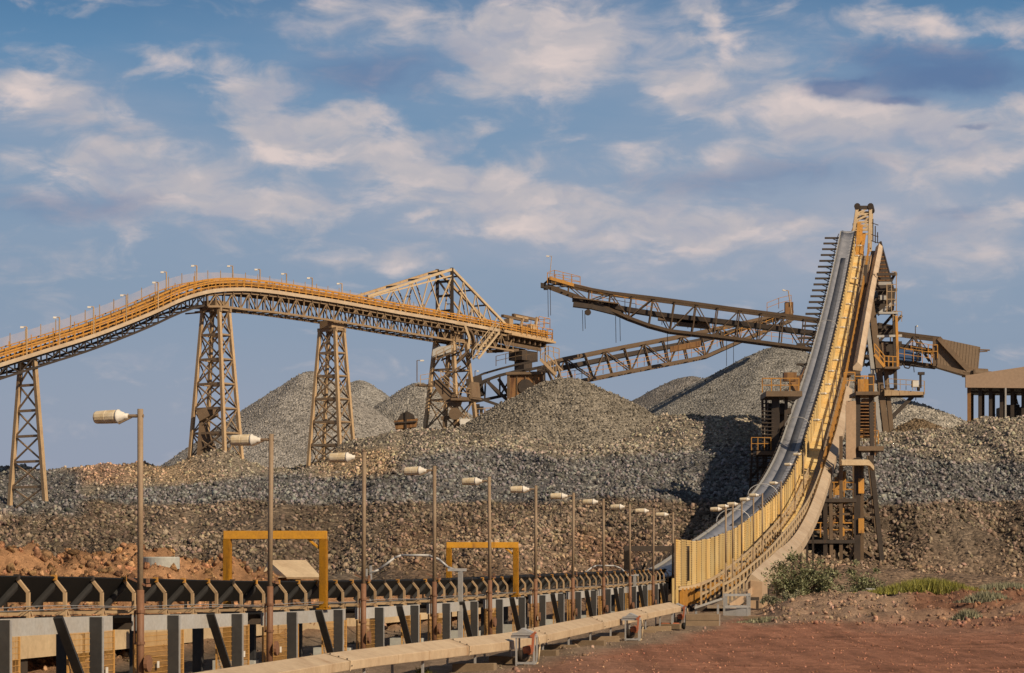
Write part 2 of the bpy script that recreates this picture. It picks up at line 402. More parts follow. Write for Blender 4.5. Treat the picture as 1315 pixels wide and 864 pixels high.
GREYB = np.array([.152,.146,.140]); BROWN = np.array([.150,.114,.083]); BEIGE = np.array([.25,.215,.168]); ORANGE = np.array([.36,.20,.105])
REDD = np.array([.31,.148,.094]); PINK = np.array([.40,.27,.185]); SAND = np.array([.34,.25,.16]); LGREY = np.array([.29,.275,.245])
def zone(u, d, z):
    """albedo of the ground from where it lies"""
    v = HV - (z - CZ)*F/d; x = (u-CX)*d/F
    n = fbm(x*.11, d*.06, 4, 91); n2 = fbm(x*.03, d*.03, 3, 55)
    vv = v + n*10
    col = np.tile(BROWN, (len(u), 1))
    def put(mask, c):
        nonlocal col
        mask = np.clip(mask, 0, 1)[:, None]; col = col*(1-mask) + c*mask
    put(smooth01(-vv, -648, -640), GREYB*1.0)                        # upper band of blue-grey rock
    top = np.interp(u, [-600,0,100,140,300,420,500,650,720,860,960,1050,1150,1230,1315,1950], [640,640,640,625,612,610,588,580,590,578,573,566,575,590,590,590])
    put(smooth01(-vv, -top-6, -top+6), BEIGE*1.0)
    lft = smooth01(-u, -330, -200)
    put(lft*smooth01(-vv, -645, -632)*smooth01(n2+n*.4, -.1, .15), LGREY*.75)
    put(lft*smooth01(u, 110, 150)*smooth01(-vv, -622, -612), SAND)
    put(smooth01(-np.abs(u-125), -60, -15)*smooth01(-vv, -622, -614), PINK*1.0)
    put(smooth01(-u, -120, -90)*smooth01(-v, -668, -655)*smooth01(v, 598, 612), GREYB*.95)
    put(smooth01(-np.abs(u-460), -70, -25)*smooth01(-np.abs(vv-596), -22, -8), SAND*1.0)
    put(smooth01(-np.abs(u-640), -180, -90)*smooth01(vv, 660, 690)*.7, np.array([.22,.145,.092]))
    put(smooth01(-np.abs(u-760), -140, -60)*smooth01(vv, 680, 700)*.6, np.array([.25,.155,.10]))
    put(smooth01(n, .05, .4)*.5*smooth01(vv, 640, 660), np.array([.26,.20,.145]))
    gl_ = fbm(x*.22, d*.03, 3, 303)
    put(smooth01(gl_, .1, .45)*.4*smooth01(vv, 640, 655), np.array([.24,.19,.14])); put(smooth01(-gl_, .1, .5)*.4, col*.55)
    # near ground
    c = M*d - x
    near = 1-smooth01(d, 112, 150)
    put(near*smooth01(c, 19, 21)*(u < 700), ORANGE)
    right = (c < 17)*near
    grav = smooth01(c + n*1.2, 8.6, 10.2)
    put(right*1.0, REDD)
    rt = (ruts(x, d)*(1-smooth01(d, 76, 84))*right*(1-grav))[:, None]; col = col*(1 - .28*np.clip(rt, -1, 1))
    put(right*smooth01(fbm(x*.12, d*.05, 3, 71), .0, .35)*.45*(1-grav), np.array([.33,.195,.135]))
    put(right*grav, np.array([.27,.20,.145]))
    put(right*smooth01(d, 84, 89)*smooth01(u, 940, 990), PINK*.85)
    put(right*smooth01(u, 1150, 1185)*smooth01(d, 86, 92)*.7, np.array([.24,.10,.055]))
    put(smooth01(u, 960, 1000)*smooth01(d, 108, 125)*(1-smooth01(d, 190, 205)), np.array([.25,.175,.12]))
    return col

def colattr(me, cols):
    a = me.color_attributes.new('Col', 'FLOAT_COLOR', 'POINT')
    full = np.ones((len(me.vertices), 4), np.float32); full[:, :3] = cols
    a.data.foreach_set('color', full.ravel())
def npmesh(name, vs, fs, mat, cols=None, smooth=False, parent=None, loc=None):
    vs = np.asarray(vs, np.float32); fs = np.asarray(fs, np.int32); k = fs.shape[1]
    off = np.array(loc if loc is not None else (rootloc(parent) if parent is not None else (0,0,0)), np.float32)
    me = bpy.data.meshes.new(name); me.vertices.add(len(vs)); me.vertices.foreach_set('co', (vs-off).ravel())
    me.loops.add(fs.size); me.loops.foreach_set('vertex_index', fs.ravel())
    me.polygons.add(len(fs)); me.polygons.foreach_set('loop_start', np.arange(0, fs.size, k, dtype=np.int32))
    me.polygons.foreach_set('loop_total', np.full(len(fs), k, np.int32))
    me.update(calc_edges=True)
    if smooth: me.polygons.foreach_set('use_smooth', np.ones(len(fs), bool))
    if cols is not None: colattr(me, cols)
    me.materials.append(mat)
    o = bpy.data.objects.new(name, me); C.objects.link(o)
    if loc is not None: o.location = loc
    if parent is not None: o.parent = parent
    return o
def gridfaces(nu, nd):
    i = np.arange(nu-1)[:, None]*nd + np.arange(nd-1)[None, :]
    i = i.ravel(); return np.stack([i, i+nd, i+nd+1, i+1], 1)
def fan(name, us, ds, mat, nz=None):
    U, D = np.meshgrid(us, ds, indexing='ij'); U = U.ravel(); D = D.ravel()
    Zt = tz(U, D); col = zone(U, D, Zt)
    vs = np.stack([(U-CX)*D/F, D, Zt], 1)
    return npmesh(name, vs, gridfaces(len(us), len(ds)), mat, col, True)

def ground_mat():
    m, nt, b = newmat('dirt_ground'); p = pos(nt)
    at = nt.nodes.new('ShaderNodeAttribute'); at.attribute_name = 'Col'
    n1 = noise(nt, p, .5, 5, .65); n2 = noise(nt, p, 9, 4, .7)
    tr = noise(nt, scaled(nt, p, (1.3,.13,1)), 1.0, 4, .6, .6)
    vo = nt.nodes.new('ShaderNodeTexVoronoi'); vo.inputs['Scale'].default_value = 7; nt.links.new(p, vo.inputs['Vector'])
    sep = nt.nodes.new('ShaderNodeSeparateColor'); nt.links.new(vo.outputs['Color'], sep.inputs[0])
    k = math_(nt, 'ADD', math_(nt, 'MULTIPLY', n1, .7), .62)
    k = math_(nt, 'MULTIPLY', k, math_(nt, 'ADD', math_(nt, 'MULTIPLY', n2, .7), .65))
    k = math_(nt, 'MULTIPLY', k, math_(nt, 'ADD', math_(nt, 'MULTIPLY', tr, .9), .55))
    n5 = noise(nt, p, 30, 3, .8); k = math_(nt, 'MULTIPLY', k, math_(nt, 'ADD', math_(nt, 'MULTIPLY', n5, 1.7), .15))
    rt = nt.nodes.new('ShaderNodeMapping'); rt.inputs['Rotation'].default_value = (0,0,math.radians(28)); rt.inputs['Scale'].default_value = (.9,.06,1); nt.links.new(p, rt.inputs['Vector'])
    n6 = noise(nt, rt.outputs[0], 1.6, 3, .6); k = math_(nt, 'MULTIPLY', k, math_(nt, 'ADD', math_(nt, 'MULTIPLY', n6, 1.3), .36))
    k = math_(nt, 'MULTIPLY', k, math_(nt, 'ADD', math_(nt, 'MULTIPLY', sep.outputs[0], .3), .85))
    vm = nt.nodes.new('ShaderNodeVectorMath'); vm.operation = 'SCALE'
    nt.links.new(at.outputs['Color'], vm.inputs[0]); nt.links.new(k, vm.inputs['Scale'])
    nt.links.new(vm.outputs[0], b.inputs['Base Color']); b.inputs['Roughness'].default_value = .95; b.inputs['Specular IOR Level'].default_value = .1
    n4 = noise(nt, p, 38, 3, .75)
    h = math_(nt, 'ADD', math_(nt, 'MULTIPLY', n2, .5), math_(nt, 'ADD', math_(nt, 'MULTIPLY', tr, .8), math_(nt, 'MULTIPLY', n4, .5)))
    bump(nt, b, h, 1.0, .10)
    return m
Mt['ground'] = ground_mat()

us_n = np.arange(-600, 1951, 4.0); ds_n = np.concatenate([np.arange(20, 33, .4), np.arange(33, 84, .16), np.arange(84, 112.5, .5)])
g = fan('ground', us_n, ds_n, Mt['ground']); tag(g, kind='structure')
us_f = np.concatenate([np.arange(-600, -40, 8.0), np.arange(-40, 1360, 2.2), np.arange(1360, 1951, 8.0)])
ds_f = np.concatenate([np.arange(112, 190, 1.5), np.arange(190, 345, .55), np.arange(345, 520, 3.0)])
g = fan('rock_embankment', us_f, ds_f, Mt['scree']); tag(g, kind='structure')
mb = MB(); mb.poly([(-6000,-3000,-.6),(6000,-3000,-.6),(6000,9000,-.6),(-6000,9000,-.6)])
o = mb.build('terrain', Mt['ground']); tag(o, kind='structure'); colattr(o.data, np.array([REDD]*4))

# ---- loose rock
ICO = None
def ico():
    t = (1+5**.5)/2
    v = np.array([(-1,t,0),(1,t,0),(-1,-t,0),(1,-t,0),(0,-1,t),(0,1,t),(0,-1,-t),(0,1,-t),(t,0,-1),(t,0,1),(-t,0,-1),(-t,0,1)], float)
    v /= np.linalg.norm(v[0])
    f = np.array([(0,11,5),(0,5,1),(0,1,7),(0,7,10),(0,10,11),(1,5,9),(5,11,4),(11,10,2),(10,7,6),(7,1,8),(3,9,4),(3,4,2),(3,2,6),(3,6,8),(3,8,9),(4,9,5),(2,4,11),(6,2,10),(8,6,7),(9,8,1)])
    return v, f
IV, IF = ico()
def rocks(pts, size, cols):
    n = len(pts)
    vs = np.repeat(IV[None], n, 0) * (1 + .22*rng.standard_normal((n, 12, 1))).clip(.6, 1.5)
    for k in range(4):                              # chop with random planes: broken faces, sharp edges
        pn = rng.standard_normal((n, 1, 3)); pn /= np.linalg.norm(pn, axis=2, keepdims=True)
        ex = (vs*pn).sum(2, keepdims=True) - rng.uniform(.25, .6, (n, 1, 1)); vs = vs - pn*np.maximum(ex, 0)
    vs = vs * rng.uniform(.68, 1.3, (n, 1, 3))
    q = rng.standard_normal((n, 4)); q /= np.linalg.norm(q, axis=1, keepdims=True); w, x, y, z = q.T
    R = np.stack([np.stack([1-2*(y*y+z*z), 2*(x*y-z*w), 2*(x*z+y*w)], 1), np.stack([2*(x*y+z*w), 1-2*(x*x+z*z), 2*(y*z-x*w)], 1), np.stack([2*(x*z-y*w), 2*(y*z+x*w), 1-2*(x*x+y*y)], 1)], 1)
    vs = np.einsum('nij,nkj->nki', R, vs) * (size[:, None, None]*.5) + pts[:, None, :]
    fs = IF[None] + (np.arange(n)*12)[:, None, None]
    return vs.reshape(-1, 3), fs.reshape(-1, 3), np.repeat(cols, 12, 0)
def patchy(u, d, z):
    x = (u-CX)*d/F; f = fbm(x*.10, d*.07, 4, 201) + .5*fbm(x*.35, z*.08, 3, 207)
    return rng.random(len(u)) < np.clip(.72 + 1.2*f + .35*((HV - (z - CZ)*F/d < 640)), .12, 1)
def rubble(name, n, u0, u1, d0, d1, s0, s1, pw, filt=None, tint=(.55, 1.7)):
    u = rng.uniform(u0, u1, n); d = rng.uniform(d0, d1, n)
    z = tz(u, d)
    keep = np.ones(n, bool) if filt is None else filt(u, d, z)
    u = u[keep]; d = d[keep]; z = z[keep]; n = len(u)
    s = s0 + (s1-s0)*rng.random(n)**pw
    col = zone(u, d, z); col = col*rng.uniform(tint[0], tint[1], (n, 1))*rng.uniform(.92, 1.08, (n, 3))
    pts = np.stack([(u-CX)*d/F, d, z + s*.12], 1)
    return rocks(pts, s, col)
def merge(parts):
    vs = []; fs = []; cs = []; b = 0
    for v, f, c in parts: vs.append(v); fs.append(f+b); cs.append(c); b += len(v)
    return np.concatenate(vs), np.concatenate(fs), np.concatenate(cs)
def fface(u, d, z):                # sloping part only
    return np.abs(tz(u, d+1.0) - tz(u, d-1.0)) > -1
R1 = rubble('r', 115000, -40, 1360, 192, 262, .10, .64, 3.6, patchy, (.32,2.0))
R2 = rubble('r', 75000, -40, 1360, 258, 335, .10, .58, 3.8, patchy, (.32,2.0))
v_, f_, c_ = merge([R1, R2])
tag(npmesh('loose_rock', v_, f_, Mt['rock'], c_), 'loose broken rock covering the terraced embankment', 'rubble', kind='stuff')
def fl(u, d, z): x = (u-CX)*d/F; return (M*d-x > 20.0)
def fr(u, d, z): return z > .10
v_, f_, c_ = merge([rubble('r', 9000, -200, 900, 27, 113, .02, .16, 5.0, lambda u, d, z: (np.abs(M*d-(u-CX)*d/F-16.8) < 3.2), (.35,1.0)), rubble('r', 24000, -200, 470, 50, 74, .03, .36, 7.0, fl, (.35,1.5)), rubble('r', 2500, 470, 900, 70, 190, .08, .5, 2.5, lambda u, d, z: (M*d-(u-CX)*d/F > 19))])
tag(npmesh('rubble_bank', v_, f_, Mt['rocknear'], c_), 'orange brown rubble heaped behind the near conveyor', 'rubble', kind='stuff')
v_, f_, c_ = merge([rubble('r', 12000, 965, 1400, 80, 122, .02, .28, 9.0, fr, (.5,1.35)), rubble('r', 16000, 560, 1400, 33, 95, .010, .075, 5.0, lambda u, d, z: (M*d-(u-CX)*d/F < 11.5), (.5,1.8)),
    rubble('r', 900, 400, 960, 38, 100, .03, .16, 3.0, lambda u, d, z: (np.abs(M*d-(u-CX)*d/F-10.2) < 1.3), (.6,1.6))])
tag(npmesh('scattered_stones', v_, f_, Mt['rock'], c_), 'small loose stones on the red dirt ground', 'stones', kind='stuff')

# ---- conical stockpiles
def heap(au, av, d, base, ang, col, label, sx=1.0, blunt=2.0, seed=0, n=4200, rs=(.10,.45), ridge=0.0, skew=0.0, darkside=None):
    A = P(au, av, d); h = A.z - base; R = h/math.tan(math.radians(ang))
    na, nr = 180, 90
    a = np.linspace(0, 2*np.pi, na, endpoint=False); r = np.linspace(0, 1, nr)**.85
    Am, Rm = np.meshgrid(a, r, indexing='ij')
    def hz(Am, Rm):
        rr = Rm*R*1.12; s = blunt
        prof = h - (np.sqrt(rr*rr + s*s) - s)*math.tan(math.radians(ang))
        x = np.cos(Am)*rr*sx; y = np.sin(Am)*rr
        nz = .09*h*Rm*fbm(np.cos(Am)*1.6+seed, np.sin(Am)*1.6+Rm*.6, 3, seed) + .35*fbm((A.x+x)*.35, (A.y+y)*.35, 4, seed+4) + ridge*h*.10*np.sin(Am*9+3*fbm(np.cos(Am)*2, np.sin(Am)*2, 2, seed))*Rm*(1-Rm)
        return A.x + x + skew*rr*0, A.y + y, base + prof + nz
    X, Y, Z = hz(Am, Rm)
    vs = np.stack([X.ravel(), Y.ravel(), Z.ravel()], 1)
    i = np.arange(na)[:, None]; j = np.arange(nr-1)[None, :]; i2 = (i+1) % na
    fs = np.stack([(i*nr+j).ravel(), (i*nr+j+1).ravel(), (i2*nr+j+1).ravel(), (i2*nr+j).ravel()], 1)
    n1 = fbm(vs[:, 0]*.2+seed, vs[:, 2]*.5+vs[:, 1]*.1, 3, seed+9)
    cv = np.array(col)[None]*(1 + .22*n1[:, None])
    if darkside is not None:
        k = smooth01(np.cos(Am.ravel()-darkside[0]) + .25*n1, .55, .8)[:, None]*darkside[1]*smooth01(Rm.ravel(), .08, .3)[:, None]
        cv = cv*(1-k) + np.array(darkside[2])*k
    # rocks on the camera side, in the same heap
    aa = rng.uniform(math.pi, 2*math.pi, n)+rng.normal(0, .2, n); q = np.sqrt(rng.random(n))*.97
    rx, ry, rz = hz(aa, q); s = rs[0] + (rs[1]-rs[0])*rng.random(n)**3
    rc = np.array(col)[None]*rng.uniform(.4, 1.6, (n, 1))
    rv, rf, rcc = rocks(np.stack([rx, ry, rz + s*.1], 1), s, rc)
    tri = np.concatenate([fs[:, [0,1,2]], fs[:, [0,2,3]]])
    v2, f2, c2 = merge([(vs, tri, cv), (rv, rf, rcc)])
    o = npmesh('gravel_heap', v2, f2, Mt['scree'], c2, False, None, (A.x, A.y, base))
    return tag(o, label, 'gravel heap', 'gravel heaps on top of the embankment')
heap(398, 477, 425, 12, 36, (.30,.28,.255), 'tall pale grey gravel heap behind the two middle trestle towers', seed=2, n=12000)
heap(462, 489, 475, 18, 36, (.30,.285,.26), 'grey gravel heap peeking out right behind the tallest left heap', seed=3, n=6000)
heap(537, 491, 440, 18, 37, (.29,.27,.24), 'grey gravel heap behind the stair platform of the end trestle', seed=5, n=7000)
heap(728, 485, 303, 15.5, 33, (.27,.24,.195), 'broad pointed gravel heap right of the rusty hopper box', seed=8, n=13000, blunt=3.0, sx=1.1)
heap(1003, 444, 415, 16, 28.5, (.25,.24,.22), 'highest dark streaked gravel heap left of the steep conveyor', seed=10, n=13000, blunt=3.0, ridge=.5)
heap(885, 483, 450, 18, 29, (.21,.195,.18), 'low dark gravel heap at left foot of the highest heap', seed=12, n=6000, blunt=2.5)
heap(1163, 516, 345, 17, 27, (.38,.35,.30), 'pale gravel heap behind the bracketed platform on the right', seed=14, n=7000, blunt=4.0)
heap(1180, 538, 283, 16.2, 31, (.20,.145,.09), 'small brown earth heap right of the steep conveyor legs', seed=16, n=2200, blunt=1.0, rs=(.08,.35))

# ------------------------------------------------------------------ ground conveyor
zch = pchip([20,33,50,65,85,110,120], [1.56,1.52,1.33,1.29,1.37,1.51,1.62])
def zc(d): return float(zch(d))
gc = thing('ground_conveyor', LC(60, 15.2, 0), 'long black trough conveyor on grey steel frames along the ground', 'conveyor')
ds = np.arange(25, 114.1, 1.0)
secs = []
for d in ds:
    z = zc(d)
    secs.append([LC(d,14.60,z+.64), LC(d,14.62,z+.66), LC(d,14.98,z+.27), LC(d,15.55,z+.27), LC(d,15.95,z+.66), LC(d,15.97,z+.63), LC(d,15.57,z+.24), LC(d,14.96,z+.24)])
mb = MB(); mb.sweep(secs); mb.build('belt', Mt['rubber'], gc)
mb = MB()
secs = [[LC(d,15.0,zc(d)-.02), LC(d,15.6,zc(d)-.02), LC(d,15.6,zc(d)-.05), LC(d,15.0,zc(d)-.05)] for d in ds]
mb.sweep(secs); mb.build('return_belt', Mt['rubber'], gc)
for c0, nm in ((14.44,'near'), (16.1,'far')):
    mb = MB()
    if c0 > 15: mb.sweep([[LC(d,c0,zc(d)-.02), LC(d,c0+.06,zc(d)-.02), LC(d,c0+.06,zc(d)-.26), LC(d,c0,zc(d)-.26)] for d in ds]); mb.build('stringer', Mt['dark'], gc)
d0 = 39.6 - 7.35*2
mods = [39.6 - 7.35*2 + 7.35*k for k in range(12)]
# cable along the idlers
mb = MB()
for c0, dz in ((14.40, .17), (14.42, .13)):
    pts = [LC(d, c0, zc(d) + dz + .015*math.sin(d*.9+dz*40) ) for d in np.arange(25, 113, .8)]
    mb.pipe(pts, .007, 4)
mb.build('pull_cord', Mt['galv'], gc)
# idlers
for k, d in enumerate(np.arange(26.2, 113.4, 1.5)):
    d = float(d + random.uniform(-.08,.08)); z = zc(d)
    b = MB(); th = .035
    # bent bracket: vertical, then cranked inwards under the belt edge
    prof = [(14.46, z), (14.46, z+.40), (14.62, z+.60)]
    for (c1,z1),(c2,z2) in zip(prof[:-1], prof[1:]): b.bar(LC(d,c1,z1), LC(d,c2,z2), .05, .06, up=E)
    b.bar(LC(d,14.44,z+.01), LC(d+.13,14.44,z+.01), .05,.02); b.bar(LC(d,14.44,z+.14), LC(d+.12,14.44,z+.02), .02,.03)
    b.bar(LC(d,16.09,z), LC(d,16.09,z+.40), .05,.05); b.bar(LC(d,16.09,z+.40), LC(d,15.96,z+.60), .05,.05)
    b.bar(LC(d,14.46,z+.06), LC(d,16.08,z+.06), .07,.05)
    fr = b.build('idler_frame', Mt['tan'], gc)
    b = MB(); b.tube(LC(d+.05,14.62,z+.56), LC(d+.05,14.98,z+.17), .065, 10)
    b.build('roller', Mt['post'], fr)
    b = MB(); b.box(LC(d-.02,14.63,z+.64), E*.06, N*.09, (0,0,.09)); b.build('roller_cap', Mt['yellow' if random.random()<.6 else 'dark'], fr)
for mi, m0 in enumerate(mods):
    m1 = m0 + 6.3
    mb = MB(); dd = np.linspace(m0, m1, 7)
    mb.sweep([[LC(d,14.40,zc(d)), LC(d,14.46,zc(d)+.001), LC(d,14.46,zc(d)-.27), LC(d,14.40,zc(d)-.27)] for d in dd])
    mb.build('side_plate', Mt['grey'], gc)
    for off in (1.6, 5.25):
        d = m0 + off; z = zc(d) - .01; b = MB()
        b.box(LC(d, 14.285, (z-.1)/2), E*.03, N*.21, (0,0,z+.1)); po = b.build('support_post', Mt['post'], gc)
        b = MB(); b.box(LC(d, 14.172, (z-.12)/2), E*.06, N*.018, (0,0,z+.1)); b.build('flange', Mt['galv'], po)
        b = MB(); b.box(LC(d, 16.3, (z-.1)/2), E*.15, N*.20, (0,0,z+.1)); b.build('support_post', Mt['post'], gc)
        b = MB(); b.bar(LC(d,14.46,z-.2), LC(d,16.2,z-.2), .1,.12); b.build('cross_beam', Mt['dark'], gc)
    b = MB(); d = m0+3.75; z = zc(d)
    b.bar(LC(d,14.32,z), LC(d+1.0,14.22,z-1.35), .05,.16, up=N); b.build('diagonal_brace', Mt['post'], gc)
    # mesh guards
    for a0, a1 in ((-.05, 2.45), (4.35, 6.35)):
        b = MB(); dA, dB = m0+a0, m0+a1; zt = zc(m0+3)-.275; zb = .12 if a0 < 1 else .16
        for dv in np.arange(dA, dB+.001, .055 if mi < 4 else .09): b.bar(LC(dv,14.40,zb), LC(dv,14.40,zt), .008)
        for zz in np.arange(zb, zt, .095): b.bar(LC(dA,14.392,zz), LC(dB,14.392,zz), .010)
        for dv in (dA, dB): b.bar(LC(dv,14.40,zb), LC(dv,14.40,zt), .03)
        mp = b.build('mesh_guard', Mt['wire'], gc)
        bb = MB(); bb.box(LC(dA+1.0 if a0<1 else dA+1.5, 14.33, .55), E*.10, N*.01, (0,0,.12)); bb.build('sign_plate', Mt['white'], mp)
    b = MB(); b.box(LC(m0+.05, 15.0, .18), E*.3, N*.9, (0,0,.36)); b.build('footing', Mt['concrete'], gc)
# yellow head guard at the joint with the incline
b = MB(); b.box(LC(112.4,13.9,1.0), E*.9, N*.04, (0,0,1.5)); b.box(LC(110.9,13.9,1.05), E*.7, N*.04, (0,0,1.4)); b.build('end_guard', Mt['panel'], gc)

# far duct and near duct
def duct(name, path, label, mat, w=.75, h=.4, seam=9.0, cat='cable duct'):
    root = thing(name, path(40)[0] - Vector((0,0,path(40)[0].z)), label, cat)
    return root
farduct = thing('cable_duct', LC(50, 20.2, 0), 'cream concrete duct lying on the ground behind the black conveyor', 'cable duct')
dd = np.arange(26, 112, 9.0)
for a, bq in zip(dd[:-1], dd[1:]):
    b = MB(); b.sweep([[LC(d,19.9,.34), LC(d,19.9,.82), LC(d,20.25,.98), LC(d,20.9,.90), LC(d,20.9,.34)] for d in (a+.02, bq-.02)]); b.build('duct_segment', Mt['cream'], farduct)
    b = MB(); b.box(LC((a+bq)/2,20.4,.15), E*.4, N*.8, (0,0,.42)); b.build('footing', Mt['dark'], farduct)
nduct = thing('cable_duct', LC(50, 10.7, 0), 'long beige gabled duct raised on short legs in front of the conveyor posts', 'cable duct')
zdf = pchip([22,33,39,46,54,60,72,86], [.53,.53,.52,.44,.37,.42,.52,.62])
dhf = pchip([22,33,39,50,60,86], [.27,.28,.29,.36,.36,.36])
cdf = pchip([22,34,40,52,70,86], [10.25,10.35,10.45,10.35,10.35,10.4])
seams = [22,30,39,48.2,57.2,66.4,75.8,85.3]
for a, bq in zip(seams[:-1], seams[1:]):
    b = MB(); ss = []
    for d in np.linspace(a+.015, bq-.015, 6):
        c0 = float(cdf(d)); z0 = float(zdf(d)); hh = float(dhf(d))
        ss.append([LC(d,c0,z0), LC(d,c0-.01,z0+hh*.56), LC(d,c0+.42,z0+hh), LC(d,c0+.82,z0+hh*.72), LC(d,c0+.82,z0)])
    b.sweep(ss); sg = b.build('duct_segment', Mt['ductnear'], nduct, bevel=.012)
    for d in [bq-.12]:       # lap straps over the sheet joints
        c0 = float(cdf(d)); z0 = float(zdf(d)); b = MB(); w_ = .035; hh = float(dhf(d))
        b.sweep([[LC(e,c0-.012,z0-.01), LC(e,c0-.022,z0+hh*.57), LC(e,c0+.42,z0+hh+.012), LC(e,c0+.82,z0+hh*.74)] for e in (d-w_, d+w_)], close=False); b.build('lap_strap', Mt['ductnear'], sg)
        b = MB()
        for f in (.15,.5,.85): b.tube(LC(d, c0-.02+.42*f, z0+hh*(.57+.43*f)), LC(d, c0-.02+.42*f, z0+.025+hh*(.57+.43*f)), .014, 6)
        b.tube(LC(d,c0-.03,z0+.08), LC(d,c0-.05,z0+.08), .014, 6); b.build('bolt', Mt['dark'], sg)
sup_d = [37.5,40.3,44.6,49.2,53.0,57.2,61.0,64.6,68.4,72.4,76.2,80.0,83.5]
for d in sup_d:
    b = MB(); c0 = float(cdf(d))+.12; z0 = float(zdf(d))
    for cc in (0, .6):
        b = MB(); b.bar(LC(d,c0+cc,.18), LC(d,c0+cc,z0), .045); b.build('leg', Mt['galv'], nduct)
first = None
ordn = ['nearest','second nearest','third nearest','fourth nearest','fifth nearest','sixth nearest','seventh nearest','eighth nearest','ninth nearest','tenth nearest','eleventh nearest','twelfth nearest','farthest']
b = MB(); b.box((0,0,.1), N*.95, E*.24, (0,0,.2))
for d, nm in zip(sup_d, ordn):
    p = LC(d, float(cdf(d))+.25+random.uniform(-.12,.12), 0)
    if first is None:
        first = b.build('timber_block', Mt['timber'], bevel=.015); o = first
    else: o = first.copy(); C.objects.link(o)
    o.location = p; o.rotation_euler = (random.uniform(-.03,.03), random.uniform(-.03,.03), random.uniform(-.2,.2))
    tag(o, 'timber block under the beige duct, %s of the row' % nm, 'timber block', 'timber blocks under the duct')

# ------------------------------------------------------------------ lamp posts
def make_lamp(base, H, label, group, ground=True):
    root = thing('lamp_post', base, label, 'lamp post', group)
    b = MB(); b.tube(base + UP*(1.75 if ground else 0), base + UP*H, .052, 10); b.build('pole', Mt['pole'], root, True)
    if ground:
        b = MB(); b.tube(base - UP*.1, base + UP*1.9, .068, 10); b.build('lower_pole', Mt['polelow'], root, True)
        b = MB()
        for zz in (.95, 1.5): b.tube(base + UP*zz, base + UP*(zz+.05), .085, 10)
        b.bar(base + UP*2.12 - N*.22, base + UP*1.98 + N*.10, .06,.03); b.bar(base + UP*1.98 + N*.10, base + UP*1.98+N*.16+E*.06, .05,.05); b.bar(base + UP*2.02 + N*.14, base + UP*2.10+N*.14, .05)
        b.bar(base + UP*.95 - N*.10, base + UP*1.55 - N*.10, .03); b.tube(base + UP*.62 + N*.11, base + UP*.62 + N*.17, .15, 12)
        b.build('clamp', Mt['polelow'], root)
    else:
        b = MB(); b.tube(base - UP*2.0, base + UP*.02, .052, 8); b.build('lower_pole', Mt['pole'], root, True)
    hz = base + UP*(H-.12)
    b = MB(); b.tube(hz + N*.06, hz - N*.24, .03, 8); b.bar(hz - N*.16 - UP*.02, hz - N*.40 - UP*.13, .03,.03); b.build('arm', Mt['pole'], root)
    ax = (-N - UP*.02 + E*.12).normalized(); hb = hz - N*.22
    head = MB(); head.lathe(hb, ax, [(0,.0),(0,.045),(.07,.05),(.09,.075),(.16,.095),(.18,.125),(.21,.125),(.21,.09)], 14); hd = head.build('lamp_head', Mt['white'], root, True)
    l = MB(); l.lathe(hb, ax, [(.20,.09),(.215,.112),(.25,.120),(.40,.119),(.41,.113),(.42,.119),(.61,.112),(.64,.10),(.645,0)], 14); l.build('lens', Mt['lens'], hd, False)
    l = MB(); l.lathe(hb, ax, [(.22,0),(.22,.04),(.50,.04),(.52,0)], 8); l.build('bulb', Mt['white'], hd, True)
    return root
base = LC(39.3, 14.2, 0)
lamp = make_lamp(base, 5.05, 'tallest and nearest lamp post, standing left of the first yellow gantry', 'lamp posts along the conveyor')
LN_ = ['', 'lamp post in front of the first yellow gantry, second from the left', 'lamp post just right of the first yellow gantry, third from left',
 'lamp post left of the second yellow gantry, fourth from left', 'lamp post in front of the second yellow gantry', 'first lamp post right of the second yellow gantry',
 'second lamp post right of the second yellow gantry', 'third lamp post right of the second yellow gantry', 'lamp post just left of the dark portal frame', 'lamp post in front of the dark portal frame', 'last lamp post before the yellow guard panels begin']
for k in range(1, 11):
    d = 39.3 + 7.38*k; l_ = copy_tree(lamp, LC(d, 14.2, 0), LN_[k]); l_.rotation_euler = (random.uniform(-.006,.006), random.uniform(-.008,.008), random.uniform(-.12,.12))
# lamps along the incline
zb_ = pchip([100,113,136,159,181,200,216.6,241.7,278.8,296,312.9,320,330], [2.1,2.2,3.6,5.8,8.4,11.9,16.3,23.3,35.6,42.0,48.6,51.2,54.0])
def zb(d): return float(zb_(d))
inc = [(932,653.5),(941,650),(952.5,647),(967.5,641),(979,635.6),(1003,620),(1021,596),(1032,583),(1060,567),(1050,539),(1070,521.6),(1059,505),(1064,493),(1068,476),(1073.5,462),(1076,446),(1082,420),(1084,407.6),(1089,390),(1091,374),(1096.5,357),(1097,343),(1100,328),(1103,315)]
lamp2 = None; od = ['first','second','third','fourth','fifth','sixth','seventh','eighth','ninth','tenth','eleventh','twelfth','thirteenth','fourteenth','fifteenth','sixteenth','seventeenth','eighteenth','nineteenth','twentieth','twenty-first','twenty-second','twenty-third','topmost']
for k, (u, v) in enumerate(inc):
    # solve the depth so that the lamp stands on the walkway of the incline
    c = 12.75 if k < 5 else 12.95 if k < 9 else 12.6
    p = PC(u + (0 if k < 9 else 6), v, c); H = 3.1
    base = Vector((p.x, p.y, p.z - H + .12))
    lab = 'lamp post on the steep conveyor, %s from the bottom' % od[k] if k < 23 else 'topmost lamp post on the steep conveyor'
    if lamp2 is None: lamp2 = make_lamp(base, H, lab, 'lamp posts up the steep conveyor', False)
    else: copy_tree(lamp2, base, lab)

